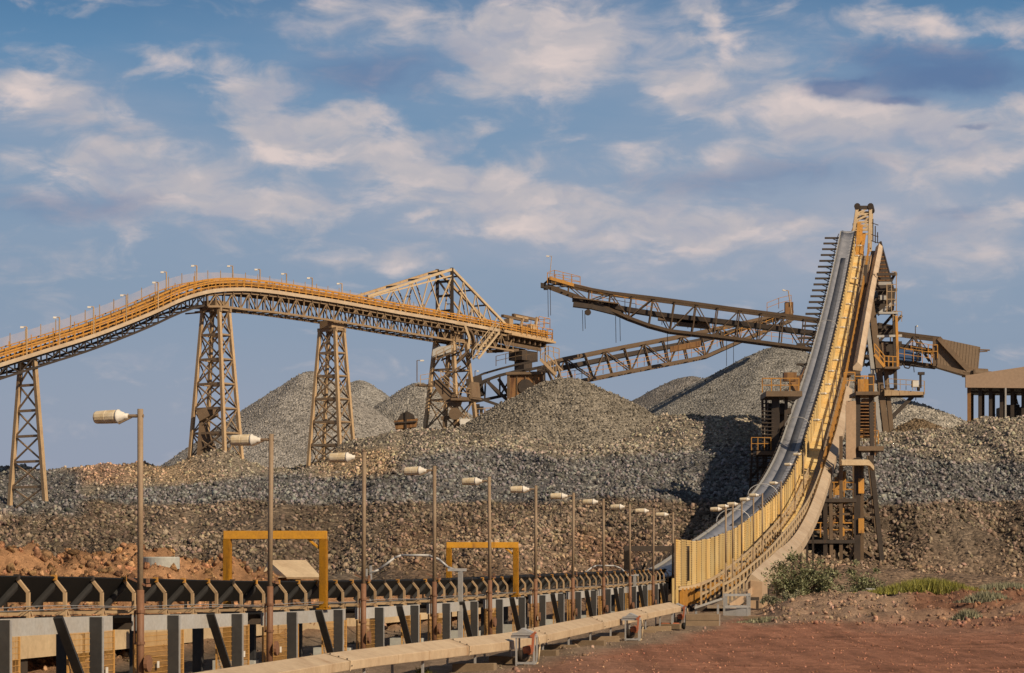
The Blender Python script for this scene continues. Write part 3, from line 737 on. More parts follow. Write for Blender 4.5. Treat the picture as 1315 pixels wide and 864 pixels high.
# ------------------------------------------------------------------ gantries, conduit arches and small things by the conveyor
def gantry(d, zt, mat, label, c0=14.43, c1=16.62, w=.17):
    root = thing('portal_frame', LC(d, 15.5, 0), label, 'portal frame', 'portal frames over the ground conveyor')
    for c in (c0, c1):
        z0 = zc(d) + .004 if c < 14.5 else .0
        b = MB(); b.bar(LC(d,c,z0), LC(d,c,zt-.09), w, w, up=E); b.box(LC(d,c,z0+.02), E*.36, N*.26, (0,0,.04))
        for e in (-.13,.13): b.tube(LC(d+e,c-.1,z0+.04), LC(d+e,c-.1,z0+.08), .02, 6); b.build('leg', mat, root, bevel=.01)
    b = MB(); b.bar(LC(d,c0-w/2,zt), LC(d,c1+w/2,zt), w, w+.02); b.bar(LC(d,c0+.1,zt-.3), LC(d,c0+.35,zt-.09), .06); b.build('beam', mat, root, bevel=.01)
gantry(51.5, 3.03, Mt['gantry'], 'yellow portal frame straddling the conveyor, nearest and largest')
gantry(74.0, 3.02, Mt['gantry'], 'second yellow portal frame straddling the conveyor, farther and smaller')
gantry(116.5, 3.25, Mt['dark'], 'dark portal frame at the foot of the yellow guard panels', 13.9, 17.0, .26)
def conduit(d, zt, label):
    root = thing('conduit_arch', LC(d, 14.4, 0), label, 'conduit', 'conduit arches over the conveyor')
    b = MB(); b.pipe([LC(d,17.0,zt-.52), LC(d,16.75,zt-.42), LC(d,16.3,zt-.08), LC(d,16.1,zt), LC(d,15.3,zt), LC(d,15.0,zt-.12), LC(d,14.75,zt-.34), LC(d,14.45,zt-.46)], .035, 8); b.build('pipe', Mt['galv'], root, True)
    b = MB(); b.bar(LC(d,14.38,0), LC(d,14.38,zt-.40), .13,.10); b.bar(LC(d,14.2,zt-.42), LC(d,14.75,zt-.42), .12,.08); b.build('post', Mt['galv'], root)
    b = MB(); b.bar(LC(d,16.98,0), LC(d,16.98,zt-.3), .06); b.box(LC(d,17.15,zt-.5), E*.12, N*.14, (0,0,.22)); b.build('far_post', Mt['galv'], root)
conduit(65.5, 2.64, 'grey conduit arch between the two yellow portal frames')
conduit(101, 2.36, 'grey conduit arch left of the dark portal frame')
# concrete ring
p = P(207, 715, 63.5)
b = MB(); b.lathe(p-UP*.34, UP, [(0,.52),(.31,.52),(.34,.50),(.34,.42),(0,.42)], 32); o = b.build('concrete_ring', Mt['concrete']); tag(o, 'round pale concrete well ring on the orange rubble', 'concrete ring')
# cream sloping roof sheet behind the gantry
q = [P(344,719,74), P(393,719,76), P(413,741,74), P(368,741,72.5)]
b = MB(); b.prism([q[0], q[1], q[2], q[3]], (0,.1,-.06)); b.prism([q[0], q[3], q[3]-UP*.05 - Vector((.9,0,0)), q[0]-UP*.5 - Vector((.2,0,0))], (0,.5,0)); o = b.build('sloping_cover', Mt['cream']); tag(o, 'cream sloping sheet cover behind the first yellow portal frame', 'cover')
# equipment stands in front of the duct
def stand(d, c, s, label):
    root = thing('equipment_stand', LC(d,c,0), label, 'equipment stand', 'equipment stands in front of the duct')
    p = LC(d,c,0); b = MB(); w = .36*s; h = .60*s; e = .32*s
    for a in (-1,1):
        for f in (-1,1): b.bar(p+N*a*w/2+E*f*e/2, p+N*a*w/2+E*f*e/2+UP*h, .04,.04)
        b.bar(p+N*a*w/2-E*e/2+UP*h, p+N*a*w/2+E*e/2+UP*h, .05,.05); b.bar(p+N*a*w/2-E*e/2+UP*.06, p+N*a*w/2+E*e/2+UP*.06, .05,.05)
    for f in (-1,1): b.bar(p-N*w*.8+E*f*e/2+UP*h, p+N*w*.5+E*f*e/2+UP*h, .06,.06); b.bar(p-N*w/2+E*f*e/2+UP*.08, p+N*w/2+E*f*e/2+UP*.08, .05,.05)
    b.build('frame', Mt['galv'], root)
    b = MB(); b.box(p+UP*(h+.06)-N*.05, N*w*1.2, E*e*1.3, (0,0,.05)); b.prism([p+UP*(h+.09)-N*w*.5-E*.2, p+UP*(h+.2)-N*w*.2-E*.2, p+UP*(h+.09)+N*w*.4-E*.2], E*.4); b.build('tray', Mt['galv'], root)
    b = MB(); b.tube(p+UP*.30*s-N*.06, p+UP*.34*s+N*.12, .10*s, 12); b.tube(p+UP*.34*s+N*.12, p+UP*.36*s+N*.16, .06, 10); b.build('motor', Mt['orange'], root, True)
    b = MB(); b.bar(p+N*w*.42-E*e*.62+UP*.30*s, p+N*w*.5-E*e*.62+UP*h*1.12, .07,.05); b.bar(p+N*w*.34-E*e*.62+UP*h*1.0, p+N*w*.62-E*e*.62+UP*h*1.16, .11,.05); b.build('lever', Mt['orange'], root)
    b = MB(); b.tube(p-N*.1-E*.1+UP*.24, p-N*.1+E*.14+UP*.24, .13*s, 12); b.build('drum', Mt['dark'], root, True)
    b = MB(); b.pipe([p+N*w*.7+UP*h, p+N*w*.75+UP*.4*s, p+N*w*.65+UP*.1, p+N*w*.5+UP*.0], .022, 6); b.build('hose', Mt['cream'], root, True)
stand(52.3, 9.95, 1.15, 'galvanised stand with orange motor in front of duct, nearest')
stand(69.5, 9.95, 1.15, 'galvanised stand with orange lever in front of duct, middle one')
stand(86.5, 10.6, 1.2, 'galvanised stand at the far end of the beige duct')
p = LC(83.6, 10.55, .12); root = thing('gas_cylinder', LC(83.6,10.55,0), 'orange cylinder lying on the ground near the duct end', 'cylinder')
b = MB(); b.lathe(p-N*.45, N, [(0,0),(0,.09),(.05,.12),(.72,.12),(.80,.07),(.86,.05),(.86,0)], 14); b.build('body', Mt['orange'], root, True)
b = MB(); b.lathe(p+N*.40, N, [(0,0),(0,.10),(.05,.13),(.10,.13),(.12,.08),(.12,0)], 14); b.build('cap', Mt['rubber'], root, True)
# plank stack, frames and deck at the foot
root = thing('timber_stack', LC(86.5,9.6,0), 'two brown planks stacked on edge at the road beside the duct end', 'planks')
for k in range(2):
    b = MB(); b.box(LC(86.5,9.7,.13+.25*k)+E*.02*k, N*1.28, E*.5, (0,0,.235)); b.build('plank', Mt['timber'], root, bevel=.012)
b = MB(); b.box(LC(86.25,9.05,.25), N*.05, E*.05, (0,0,.5)); b.build('stake', Mt['galv'], root)
root = thing('galvanised_crate', P(947,790,106), 'galvanised tray frame beside the low end of the tall beige cover', 'frame')
A = P(930,797,105); 
b = MB()
for du in (0, 30):
    q = P(930+du,790,105); b.bar(q-UP*.2, Vector((q.x,q.y,P(930,762,105).z)), .09,.09)
    q2 = q+E*1.0; b.bar(q2-UP*.2, Vector((q2.x,q2.y,P(930,762,105).z)), .09,.09)
for vv in (764, 779): b.bar(P(930,vv,105), P(960,vv,105), .10,.10); b.bar(P(930,vv,105)+E, P(960,vv,105)+E, .10,.10); b.bar(P(960,vv,105), P(960,vv,105)+E, .10,.10)
b.build('frame', Mt['galv'], root)
b = MB(); b.box((P(945,786,105)+P(945,786,106))/2, N*1.05, E*.9, (0,0,.35)); b.build('trough', Mt['galv'], root)
root = thing('loading_platform', P(905,790,104), 'low grey deck plate on short legs at foot of the steep conveyor', 'platform')
b = MB(); b.prism([P(892,779,104), P(925,768,104), P(925,771,104), P(892,782,104)], E*1.6); b.build('deck', Mt['grey'], root)
b = MB()
for u in (894, 922): b.bar(P(u,800,104.3), P(u,776,104.3), .09); b.bar(P(u,800,105.3), P(u,776,105.3), .09)
b.build('leg', Mt['galv'], root)
b = MB(); b.box(P(907,791,104.7), N*1.0, E*.8, (0,0,.28)); b.build('box', Mt['timber'], root)
b = MB(); b.box(P(985,793,98), N*2.0, E*.5, (0,0,.12)); o = b.build('fallen_board', Mt['timber']); tag(o, 'brown board lying on the ground below the tall beige cover', 'board')

# ------------------------------------------------------------------ steep conveyor
ic = thing('steep_conveyor', LC(150, 14, 0), 'steep curved conveyor with grey belt, yellow guard panels and beige cover', 'conveyor')
dd = np.concatenate([np.arange(113.6, 312, 3.2), [313]])
def off(d, t, dz): return LC(d, 15.0 - t, zb(d) + dz)
ptop_ = pchip([105,112,130,147,170,192,220,320], [1.6,1.5,.9,.58,.42,.30,.26,.26]); pbot_ = pchip([105,112,130,147,320], [-.7,-.85,-1.35,-1.9,-1.9])
def ptop(d): return float(ptop_(d))
def pbot(d): return float(pbot_(d))
def ofb(d, t, dz): return LC(d, 15.0 - t, zb(d) + dz - .42*(1 - float(smooth01(np.array(d), 113, 142))))
b = MB(); b.sweep([[ofb(d,-.92,.16), ofb(d,-.45,.0), ofb(d,.45,.0), ofb(d,.92,.16), ofb(d,.92,.11), ofb(d,.47,-.05), ofb(d,-.47,-.05), ofb(d,-.92,.11)] for d in dd])
b.build('belt', Mt['belt'], ic, True)
b = MB(); dl = dd[(dd > 150) & (dd < 300)]
b.sweep([[ofb(d,-.30,.012), ofb(d,.36,.012), ofb(d,.36,.006), ofb(d,-.30,.006)] for d in dl]); b.build('belt_load', Mt['beltdark'], ic, True)
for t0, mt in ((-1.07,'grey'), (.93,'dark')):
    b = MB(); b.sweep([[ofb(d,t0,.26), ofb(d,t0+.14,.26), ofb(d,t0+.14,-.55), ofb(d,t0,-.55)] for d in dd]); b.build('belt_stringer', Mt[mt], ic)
b = MB()                                            # head pulley end: belt rolls over
hp = [(313,0),(314.2,.35),(315.4,.35),(316.4,-.1),(316.9,-.9)]
b.sweep([[LC(d,15.0+.92,zb(313)+dz+.16), LC(d,15.0+.45,zb(313)+dz+.05), LC(d,15-.45,zb(313)+dz+.05), LC(d,15-.92,zb(313)+dz+.16), LC(d,15-.92,zb(313)+dz-.1), LC(d,15.92,zb(313)+dz-.1)] for d,dz in hp]); b.build('head_pulley', Mt['belt'], ic, True)
# hoops over the belt
for d in (152, 175, 213, 262):
    b = MB(); pts = [off(d, 1.15*math.cos(a), .3+.85*math.sin(a)) for a in np.linspace(0, math.pi, 11)]; b.pipe(pts, .035, 6); b.build('hoop', Mt['galv'], ic)
# outriggers
for d in list(np.arange(256, 312.5, 3.05)) + [228, 234, 240, 246]:
    b = MB(); b.bar(off(d,-1.0,-.25), off(d,-3.1 if d > 250 else -2.4,-.25), .28,.24); b.bar(off(d,-1.0,-.8), off(d,-2.0,-.35), .10,.10); b.build('outrigger_bar', Mt['dark'], ic)
for d in np.linspace(160, 312, 99):
    b = MB(); b.bar(off(d,.96,ptop(d)+.24), off(d,1.17,ptop(d)-.06), .15,.09); b.build('idler_bracket', Mt['dark'], ic)
b = MB()
for d in np.arange(114.5, 312, 1.6): b.bar(off(d,-1.2,.25), off(d,-1.38,-.25), .09,.10)
tag(b.build('idler_bracket', Mt['dark'], ic), kind='stuff')
b = MB(); b.sweep([[ofb(d,-1.0,-.62), ofb(d,1.0,-.62), ofb(d,1.0,-1.2), ofb(d,-1.0,-1.2)] for d in dd]); b.build('under_frame', Mt['brown'], ic)
# yellow guard panels
pd = np.arange(111.6, 309, 2.28)
for d in pd:
    b = MB(); d = float(d); jt = random.uniform(-.03,.03); e0, e1 = d+.05, d+2.22; ta = 1.06 + random.uniform(-.012,.012)
    T0, T1, B0, B1 = ptop(e0)+jt, ptop(e1)+jt, pbot(e0), pbot(e1)
    b.hexa([off(e0,ta,B0), off(e1,ta,B1), off(e1,ta+.04,B1), off(e0,ta+.04,B0), off(e0,ta,T0), off(e1,ta,T1), off(e1,ta+.04,T1), off(e0,ta+.04,T0)])
    nr = 20
    for k in range(nr):
        f = (k+.5)/nr; z0 = lerp(B0, T0, f); z1 = lerp(B1, T1, f)
        b.hexa([off(e0,ta+.038,z0-.028), off(e1,ta+.038,z1-.028), off(e1,ta+.072,z1-.028), off(e0,ta+.072,z0-.028), off(e0,ta+.038,z0+.028), off(e1,ta+.038,z1+.028), off(e1,ta+.072,z1+.028), off(e0,ta+.072,z0+.028)])
    gp_ = b.build1('guard_panel', Mt['panel'], ic)
    b = MB(); b.bar(off(d,1.10,pbot(d)-.15), off(d,1.10,ptop(d)+.06), .08,.08); b.build('post', Mt['brown'], gp_)
b = MB(); b.sweep([[off(d,1.0,pbot(d)), off(d,1.16,pbot(d)), off(d,1.16,pbot(d)-.18), off(d,1.0,pbot(d)-.18)] for d in dd]); b.build('guard_rail_beam', Mt['cream'], ic)
# walkway
def wofs(d): return -1.95
b = MB(); dw = np.concatenate([[116], np.arange(119, 309, 3.0)])
b.sweep([[off(d,2.2,wofs(d)), off(d,3.35,wofs(d)), off(d,3.35,wofs(d)-.14), off(d,2.2,wofs(d)-.14)] for d in dw]); b.build('walkway', Mt['grating'], ic)
b = MB(); b.sweep([[off(d,1.14,wofs(d)+.05), off(d,2.18,wofs(d)+.05), off(d,2.18,wofs(d)-.1), off(d,1.14,wofs(d)-.1)] for d in dw if d > 168]); b.build('walkway_edge', Mt['panel'], ic)
b = MB(); b.sweep([[off(d,3.36,wofs(d)+.12), off(d,3.42,wofs(d)+.12), off(d,3.42,wofs(d)-.30), off(d,3.36,wofs(d)-.30)] for d in dw]); b.build('toe_board', Mt['beige'], ic)
for (t, m_, nm, z0) in ((3.05,'cream','handrail',0.0), (1.9,'cream','inner_handrail',0.0)):
    for lo, hi, mm in ((116, 200, m_), (200, 309, 'yellow')):
        if nm == 'inner_handrail' and lo > 150: continue
        b = MB(); dq = dw[(dw >= lo) & (dw <= hi+2)]
        for hh in (1.1, .58):
            for a, q in zip(dq[:-1], dq[1:]): b.bar(off(a,t,wofs(a)+hh*(1.25 if lo > 150 else 1)), off(q,t,wofs(q)+hh*(1.25 if lo > 150 else 1)), .10 if lo < 150 else .14)
        for a in np.arange(lo, hi, 2.2 if lo < 150 else 3.4): b.bar(off(a,t,wofs(a)), off(a,t,wofs(a)+(1.1 if lo < 150 else 1.5)), .09 if lo < 150 else .17)
        b.build(nm, Mt[mm], ic)
for a in np.arange(114, 200, 1.6):
    b = MB(); b.bar(off(a,1.14,pbot(a)-1.0), off(a,1.14,pbot(a)-.1), .20,.12); b.build('walkway_bracket', Mt['yellow'], ic)
# bents below the lower curve
for d in (119, 126, 133, 140, 147, 154, 161, 168, 175):
    b = MB()
    for t in (-.9, .9, 3.9): 
        zt = zb(d) - (1.2 if t < 1 else 2.4); b.bar(LC(d,15-t,-.3), LC(d,15-t,zt), .14,.14)
    b.bar(off(d,-.9,-1.3), off(d,2.0,-1.3), .12,.16); b.bar(off(d,.9,-2.3), off(d,4.0,-2.3), .14,.18)
    if d > 130: b.bar(LC(d,14.1,.2), LC(d,11.1,zb(d)-2.6), .09); b.bar(LC(d,14.1,.4), LC(d+7,14.1,zb(d)-1.5), .08)
    b.build('trestle_bent', Mt['dark'], ic)
# beige gabled cover, lower run then upper run
def cover(path, w, h, nm, mat, ridge):
    secs = []
    for i, (p, w_, h_) in enumerate(path):
        secs.append([p - N*w_*.5 - UP*h_*.3, p - N*w_*.5 + UP*h_*.12, p - N*w_*ridge + UP*h_*.75, p + N*w_*.5 + UP*h_*.25, p + N*w_*.5 - UP*h_*.45])
    b = MB(); b.sweep(secs); o = b.build(nm, mat, ic)
    n_ = 9 if len(path) > 10 else 5; idx = np.linspace(0, len(path)-1, n_+2)[1:-1]
    for f in idx:                                            # lapped sheet joints
        i = int(f); t = f - i; i2 = min(i+1, len(path)-1)
        p, w_, h_ = lerp(path[i][0], path[i2][0], t), path[i][1]*1.03, path[i][2]*1.03; dr = (path[i2][0]-path[i][0]).normalized()*.06
        sec = lambda q: [q - N*w_*.5 - UP*h_*.3, q - N*w_*.5 + UP*h_*.12, q - N*w_*ridge + UP*h_*.75, q + N*w_*.5 + UP*h_*.25, q + N*w_*.5 - UP*h_*.45]
        b = MB(); b.sweep([sec(p-dr), sec(p+dr)]); b.build('sheet_joint', Mt['beige'], o)
    return o
pp = [(968,752),(976,744),(984,736),(992,729),(1000,721),(1012,711),(1022,700),(1032,684),(1040,668),(1050,643),(1059,615),(1067,590),(1077,557),(1089,503)]
# smooth in world space
W = [PC(u,v,11.5) for u,v in pp]
ww = pchip([p.y for p in W], [p.z for p in W])
ys = np.linspace(W[0].y, W[-1].y, 46)
cover([(Vector((M*y-11.5, y, float(ww(y)))), .95, .9) for y in ys], 1, 1, 'lower_cover', Mt['coverpaint'], .16)
b = MB(); q = Vector((M*ys[0]-11.5, ys[0], float(ww(ys[0]))))+N*.12
b.hexa([Vector((q.x,q.y,-.1))-N*.3-E*.1, Vector((q.x,q.y,-.1))+N*.36-E*.1, Vector((q.x,q.y,-.1))+N*.36+E*3.6, Vector((q.x,q.y,-.1))-N*.3+E*3.6, q-N*.3-E*.1+UP*.3, q+N*.36-E*.1+UP*.2, q+N*.36+E*3.6+UP*.5, q-N*.3+E*3.6+UP*.5]); b.build('cover_end', Mt['beige'], ic)
W2 = [PC(u,v,10.8) for u,v in ((1101,472),(1108,432),(1118,374),(1129,318))]
cover([(p, .95, .85) for p in W2], 1, 1, 'upper_cover', Mt['coverpaint'], .0)
b = MB(); A, B = W2[0], W2[-1]                            # inside of the upper cover (rusty panels), then the dark back slope
b.hexa([A-N*1.1-UP*.8, A+N*.3-UP*.8, B+N*.3-UP*.8, B-N*1.1-UP*.8, A-N*1.1-UP*.4, A+N*.3-UP*.4, B+N*.3-UP*.4, B-N*1.1-UP*.4]); b.build('upper_cover_base', Mt['brown'], ic)
pk = PC(1131,313,10.8); e1 = P(1147,372,pk.y+9)
b = MB(); b.prism([pk-UP*.3, P(1146,368,pk.y+2), P(1128,372,pk.y+1), P(1121,372,pk.y), P(1126,340,pk.y)], E*1.2); b.build('gable_fill', Mt['dark'], ic)
for k in range(9):
    f = .2+k*.085; a = lerp(pk, P(1138,372,pk.y-.5), f); bb_ = MB(); bb_.bar(a-N*.3-N*.9*f, a+N*.9*f, .22,.16); bb_.build('gable_slat', Mt['rust'], ic)
b = MB()
for k in range(12):
    f = k/11; a = lerp(pk, e1, f); b.bar(a - E*1.2 - N*.2, a + E*1.2, .22,.12); 
for s in (-1, 0, 1): b.bar(pk + E*1.2*s, e1 + E*1.2*s, .28,.5)
b.hexa([pk-E*1.2-UP*.1, pk+E*1.2-UP*.1, e1+E*1.2-UP*.1, e1-E*1.2-UP*.1, pk-E*1.2+UP*.08, pk+E*1.2+UP*.08, e1+E*1.2+UP*.08, e1-E*1.2+UP*.08]); b.build('back_slope', Mt['dark'], ic)
# head frame on top
b = MB(); d1 = 318; d2 = 322
LFp = [P(1093,300,d1), P(1101,265,d1)]; RFp = [P(1116,300,d1), P(1118,265,d1)]
for A_, B_ in (LFp, RFp):
    for e in (0, 4): b.bar(A_+E*e-UP*2, B_+E*e, .42,.42)
for v in (267, 275, 285, 295):
    f = (300-v)/35
    for e in (0, 4): b.bar(lerp(LFp[0],LFp[1],f)+E*e, lerp(RFp[0],RFp[1],f)+E*e, .26,.30)
for e in (0, 4): b.bar(lerp(LFp[0],LFp[1],.1)+E*e, lerp(RFp[0],RFp[1],.42)+E*e, .26); b.bar(lerp(LFp[0],LFp[1],.45)+E*e, lerp(RFp[0],RFp[1],.72)+E*e, .26); b.bar(lerp(LFp[0],LFp[1],.72)+E*e, lerp(RFp[0],RFp[1],.98)+E*e, .2)
for A_, B_ in (LFp, RFp):
    for f in (.35, .7): b.bar(lerp(A_,B_,f), lerp(A_,B_,f)+E*4, .22,.24)
b.build('head_frame', Mt['cream'], ic)
b = MB()
for A_ in (LFp[1], RFp[1]): b.lathe(A_-E*.3, E, [(0,0),(0,.45),(4.4,.45),(4.4,0)], 10)
b.bar(LFp[1]-UP*.15, RFp[1]-UP*.15, .3,.5); b.build('sheave', Mt['dark'], ic)
b = MB()
for du, v0, v1 in ((0,285,330),(3,288,350),(7,300,330)):
    b.prism([P(1101+du,v0,316-du*.1), P(1105+du,v0,316-du*.1), P(1103+du*.7,v1,309), P(1098+du*.7,v1,309)], E*.6)
b.build('rusty_chute', Mt['yellow'], ic)
b = MB()
for u, v0, v1 in ((1118,270,320),(1121,281,310),(1124,290,312),(1127,298,312)): b.bar(P(u,v0,320), P(u,v1,320), .14)
for v in (285, 300, 308): b.bar(P(1116,v,320), P(1128,v+4,320), .1)
b.build('head_platform_rail', Mt['dark'], ic)

# ------------------------------------------------------------------ helpers for steelwork
def resample(pts, n):
    pts = [Vector(p) for p in pts]; L = [0]
    for a, b in zip(pts[:-1], pts[1:]): L.append(L[-1] + (b-a).length)
    out = []
    for s in np.linspace(0, L[-1], n):
        i = min(max(int(np.searchsorted(L, s, side='right'))-1, 0), len(pts)-2)
        out.append(lerp(pts[i], pts[i+1], (s-L[i])/max(1e-6, L[i+1]-L[i])))
    return out
def rails(mb, pts, h=1.1, sp=1.8, w=.07, mid=True):
    pts = [Vector(p) for p in pts]
    for a, b in zip(pts[:-1], pts[1:]):
        n = max(1, round((b-a).length/sp))
        for hh in ((h, h*.52) if mid else (h,)): mb.bar(a+UP*hh, b+UP*hh, w*.8)
        for k in range(n+1): mb.bar(lerp(a,b,k/n), lerp(a,b,k/n)+UP*h, w)
def truss(mb, top, bot, cw, ww, x=False, verts=True, chords=True):
    n = len(top)
    for i in range(n-1):
        if chords: mb.bar(top[i], top[i+1], cw, cw*1.1); mb.bar(bot[i], bot[i+1], cw, cw*1.1)
        if x: mb.bar(top[i], bot[i+1], ww); mb.bar(bot[i], top[i+1], ww)
        elif i % 2: mb.bar(top[i], bot[i+1], ww)
        else: mb.bar(bot[i], top[i+1], ww)
    if verts:
        for i in range(n): mb.bar(top[i], bot[i], ww*1.1)
def stairs(mb, p, q, side, width=.9, rise=.28, w=.22):
    """stringers and treads from p up to q"""
    p = Vector(p); q = Vector(q); side = Vector(side).normalized()*width
    for s in (0, 1): mb.bar(p+side*s, q+side*s, .10, w)
    n = max(2, int(abs(q.z-p.z)/rise))
    for k in range(1, n):
        a = lerp(p, q, k/n); mb.bar(a, a+side, .26, .05)
def deck(mb, c, ax, ay, t=.18): mb.box(c, ax, ay, (0,0,t))
def light_pole(base, h, label, group=None, arm=None, mat='tan', tilt=None, r=.07):
    root = thing('flood_light', base, label, 'light pole', group)
    top = Vector(base) + UP*h + (tilt or Vector((0,0,0)))
    b = MB(); b.tube(base, top, r, 6); a = arm or Vector((-.7,0,.05)); b.tube(top, top+a, r*.7, 6); b.build('pole', Mt[mat], root)
    b = MB(); b.box(top+a+a*.35-UP*.06, a*1.0, Vector((-a.y,a.x,0)).normalized()*.3 if abs(a.x)+abs(a.y) > 0 else (.2,0,0), (0,0,.22)); b.build('lamp_head', Mt['white'], root)
    return root

# ------------------------------------------------------------------ high conveyor gallery on the left
G0 = Vector((-39, 290, 0)); GD = Vector((43, 60, 0)); GL = GD.length; GE = GD/GL; GN = Vector((GE.y, -GE.x, 0))
def gt(u):
    a = (u-CX)/F; return (a*290 + 39)/(43 - a*60)
def gpt(u, v, w=0.0):
    t = gt(u); p = G0 + GD*t + GN*w; p.z = CZ + (HV-v)*(290+60*t)/F; return p
deckpts = [(-170,514),(-80,489),(0,464),(50,448.5),(100,433),(150,414.5),(190,398),(215,386.5),(240,378),(262,373.5),(285,372),(310,372.5),(350,377),(400,384.5),(450,393),(500,402),(550,410.5),(600,419.5),(640,427),(697,438)]
S_ = [gt(u)*GL for u, v in deckpts]; Z_ = [gpt(u,v).z for u,v in deckpts]
gz = pchip(S_, Z_)
def GP(s, w, dz=0): p = G0 + GE*s + GN*w; p.z = float(gz(s)) + dz; return p
s0, s1 = S_[0], S_[-1]; sA = gt(600)*GL
gal = thing('conveyor_gallery', Vector((G0.x, G0.y, 20)), 'high yellow conveyor gallery humped over tan trestle towers on the left', 'conveyor gallery')
SS = np.linspace(s0, s1, 110); SSa = [s for s in SS if s <= gt(628)*GL]
def ribbon(rng_, w0, w1, a, b_): 
    mb = MB(); mb.sweep([[GP(s,w0,b_), GP(s,w1,b_), GP(s,w1,a), GP(s,w0,a)] for s in rng_]); return mb
ribbon(SSa, 1.95, 2.10, -.32, .14).build('fascia', Mt['coverpaint'], gal)
ribbon([s for s in SS if s > gt(628)*GL], 1.95, 2.05, -.2, .2).build('end_fascia', Mt['tan'], gal)
ribbon(SS, -2.0, 1.94, -.12, .06).build('deck', Mt['brown'], gal)
ribbon(SS, -.85, -.78, .5, 1.25).build('belt_cover', Mt['brown'], gal)
mb = MB(); mb.sweep([[GP(s,-.75,1.15), GP(s,-.45,.82), GP(s,.35,.82), GP(s,.70,1.15), GP(s,.70,1.0), GP(s,.33,.7), GP(s,-.45,.7), GP(s,-.75,1.0)] for s in SS]); mb.build('belt', Mt['dark'], gal)
ribbon(SS, .72, .80, .75, 1.12).build('belt_side', Mt['rust'], gal)
ribbon(SS, .72, .80, .22, .42).build('lower_stringer', Mt['brown'], gal)
for s in np.arange(s0+1, s1, 1.5):
    mb = MB(); mb.bar(GP(s,.86,.06), GP(s,.86,1.35), .22,.14); mb.bar(GP(s,.86,1.30), GP(s,.5,1.0), .08); mb.build('idler_stand', Mt['yellow'], gal)
ribbon(SS, .84, .90, 1.25, 1.50).build('belt_hood', Mt['yellow'], gal)
ribbon(SS, 1.05, 1.15, .12, .48).build('cable_tray', Mt['rust'], gal)
for w, nm, h in ((1.82,'handrail',1.15), (-1.85,'far_handrail',1.3)):
    mb = MB()
    for hh in (h, h*.75, h*.4):
        for a, b_ in zip(SS[:-1], SS[1:]): mb.bar(GP(a,w,hh), GP(b_,w,hh), .12)
    for s in np.arange(s0+.5, s1, 1.35): mb.bar(GP(s,w,0), GP(s,w,h+.03), .13)
    mb.build(nm, Mt['yellow'], gal)
sF = gt(560)*GL                     # tall screen posts on the far side
for s in np.arange(s0+.5, sF, 2.4):
    mb = MB(); mb.bar(GP(s,-1.95,0), GP(s,-1.95,2.65), .085); mb.build('screen_post', Mt['tan'], gal)
mb = MB(); mb.sweep([[GP(s,-1.98,1.3), GP(s,-1.98,2.4)] for s in SS if s < sF], close=False); mb.build('wire_screen', Mt['screen'], gal)
for s in np.arange(s0+1.5, gt(250)*GL, 3.4):      # near tall posts
    mb = MB(); mb.bar(GP(s,1.9,0), GP(s,1.9,2.3), .09); mb.build('tall_post', Mt['yellow'], gal)
# truss below: shallow on the slope, deep on the flat span
sk = gt(250)*GL
for w in (1.6, -1.6):
    mb = MB(); n = 26; q = np.linspace(s0, sk, n)
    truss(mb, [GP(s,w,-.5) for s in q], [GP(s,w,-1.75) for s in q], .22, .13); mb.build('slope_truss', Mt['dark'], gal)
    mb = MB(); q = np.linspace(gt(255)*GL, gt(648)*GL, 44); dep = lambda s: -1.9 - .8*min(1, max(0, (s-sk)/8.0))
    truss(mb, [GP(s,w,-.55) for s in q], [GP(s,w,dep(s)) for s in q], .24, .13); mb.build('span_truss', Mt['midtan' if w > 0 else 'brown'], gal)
mb = MB()
for s in np.linspace(s0, sk, 26): mb.bar(GP(s,-1.6,-1.7), GP(s,1.6,-1.7), .14,.16)
for s in np.linspace(sk, gt(648)*GL, 40): mb.bar(GP(s,-1.6,-2.6), GP(s,1.6,-2.6), .15,.18); mb.bar(GP(s,-1.9,-.5), GP(s,1.9,-.5), .15,.3)
mb.build('cross_beam', Mt['brown'], gal)
mb = MB()                                        # lower inspection walkway along the flat span
q = [s for s in SS if gt(420)*GL < s < gt(628)*GL]
mb.sweep([[GP(s,1.7,-1.3), GP(s,2.3,-1.3), GP(s,2.3,-1.4), GP(s,1.7,-1.4)] for s in q]); mb.build('inspection_walkway', Mt['brown'], gal)
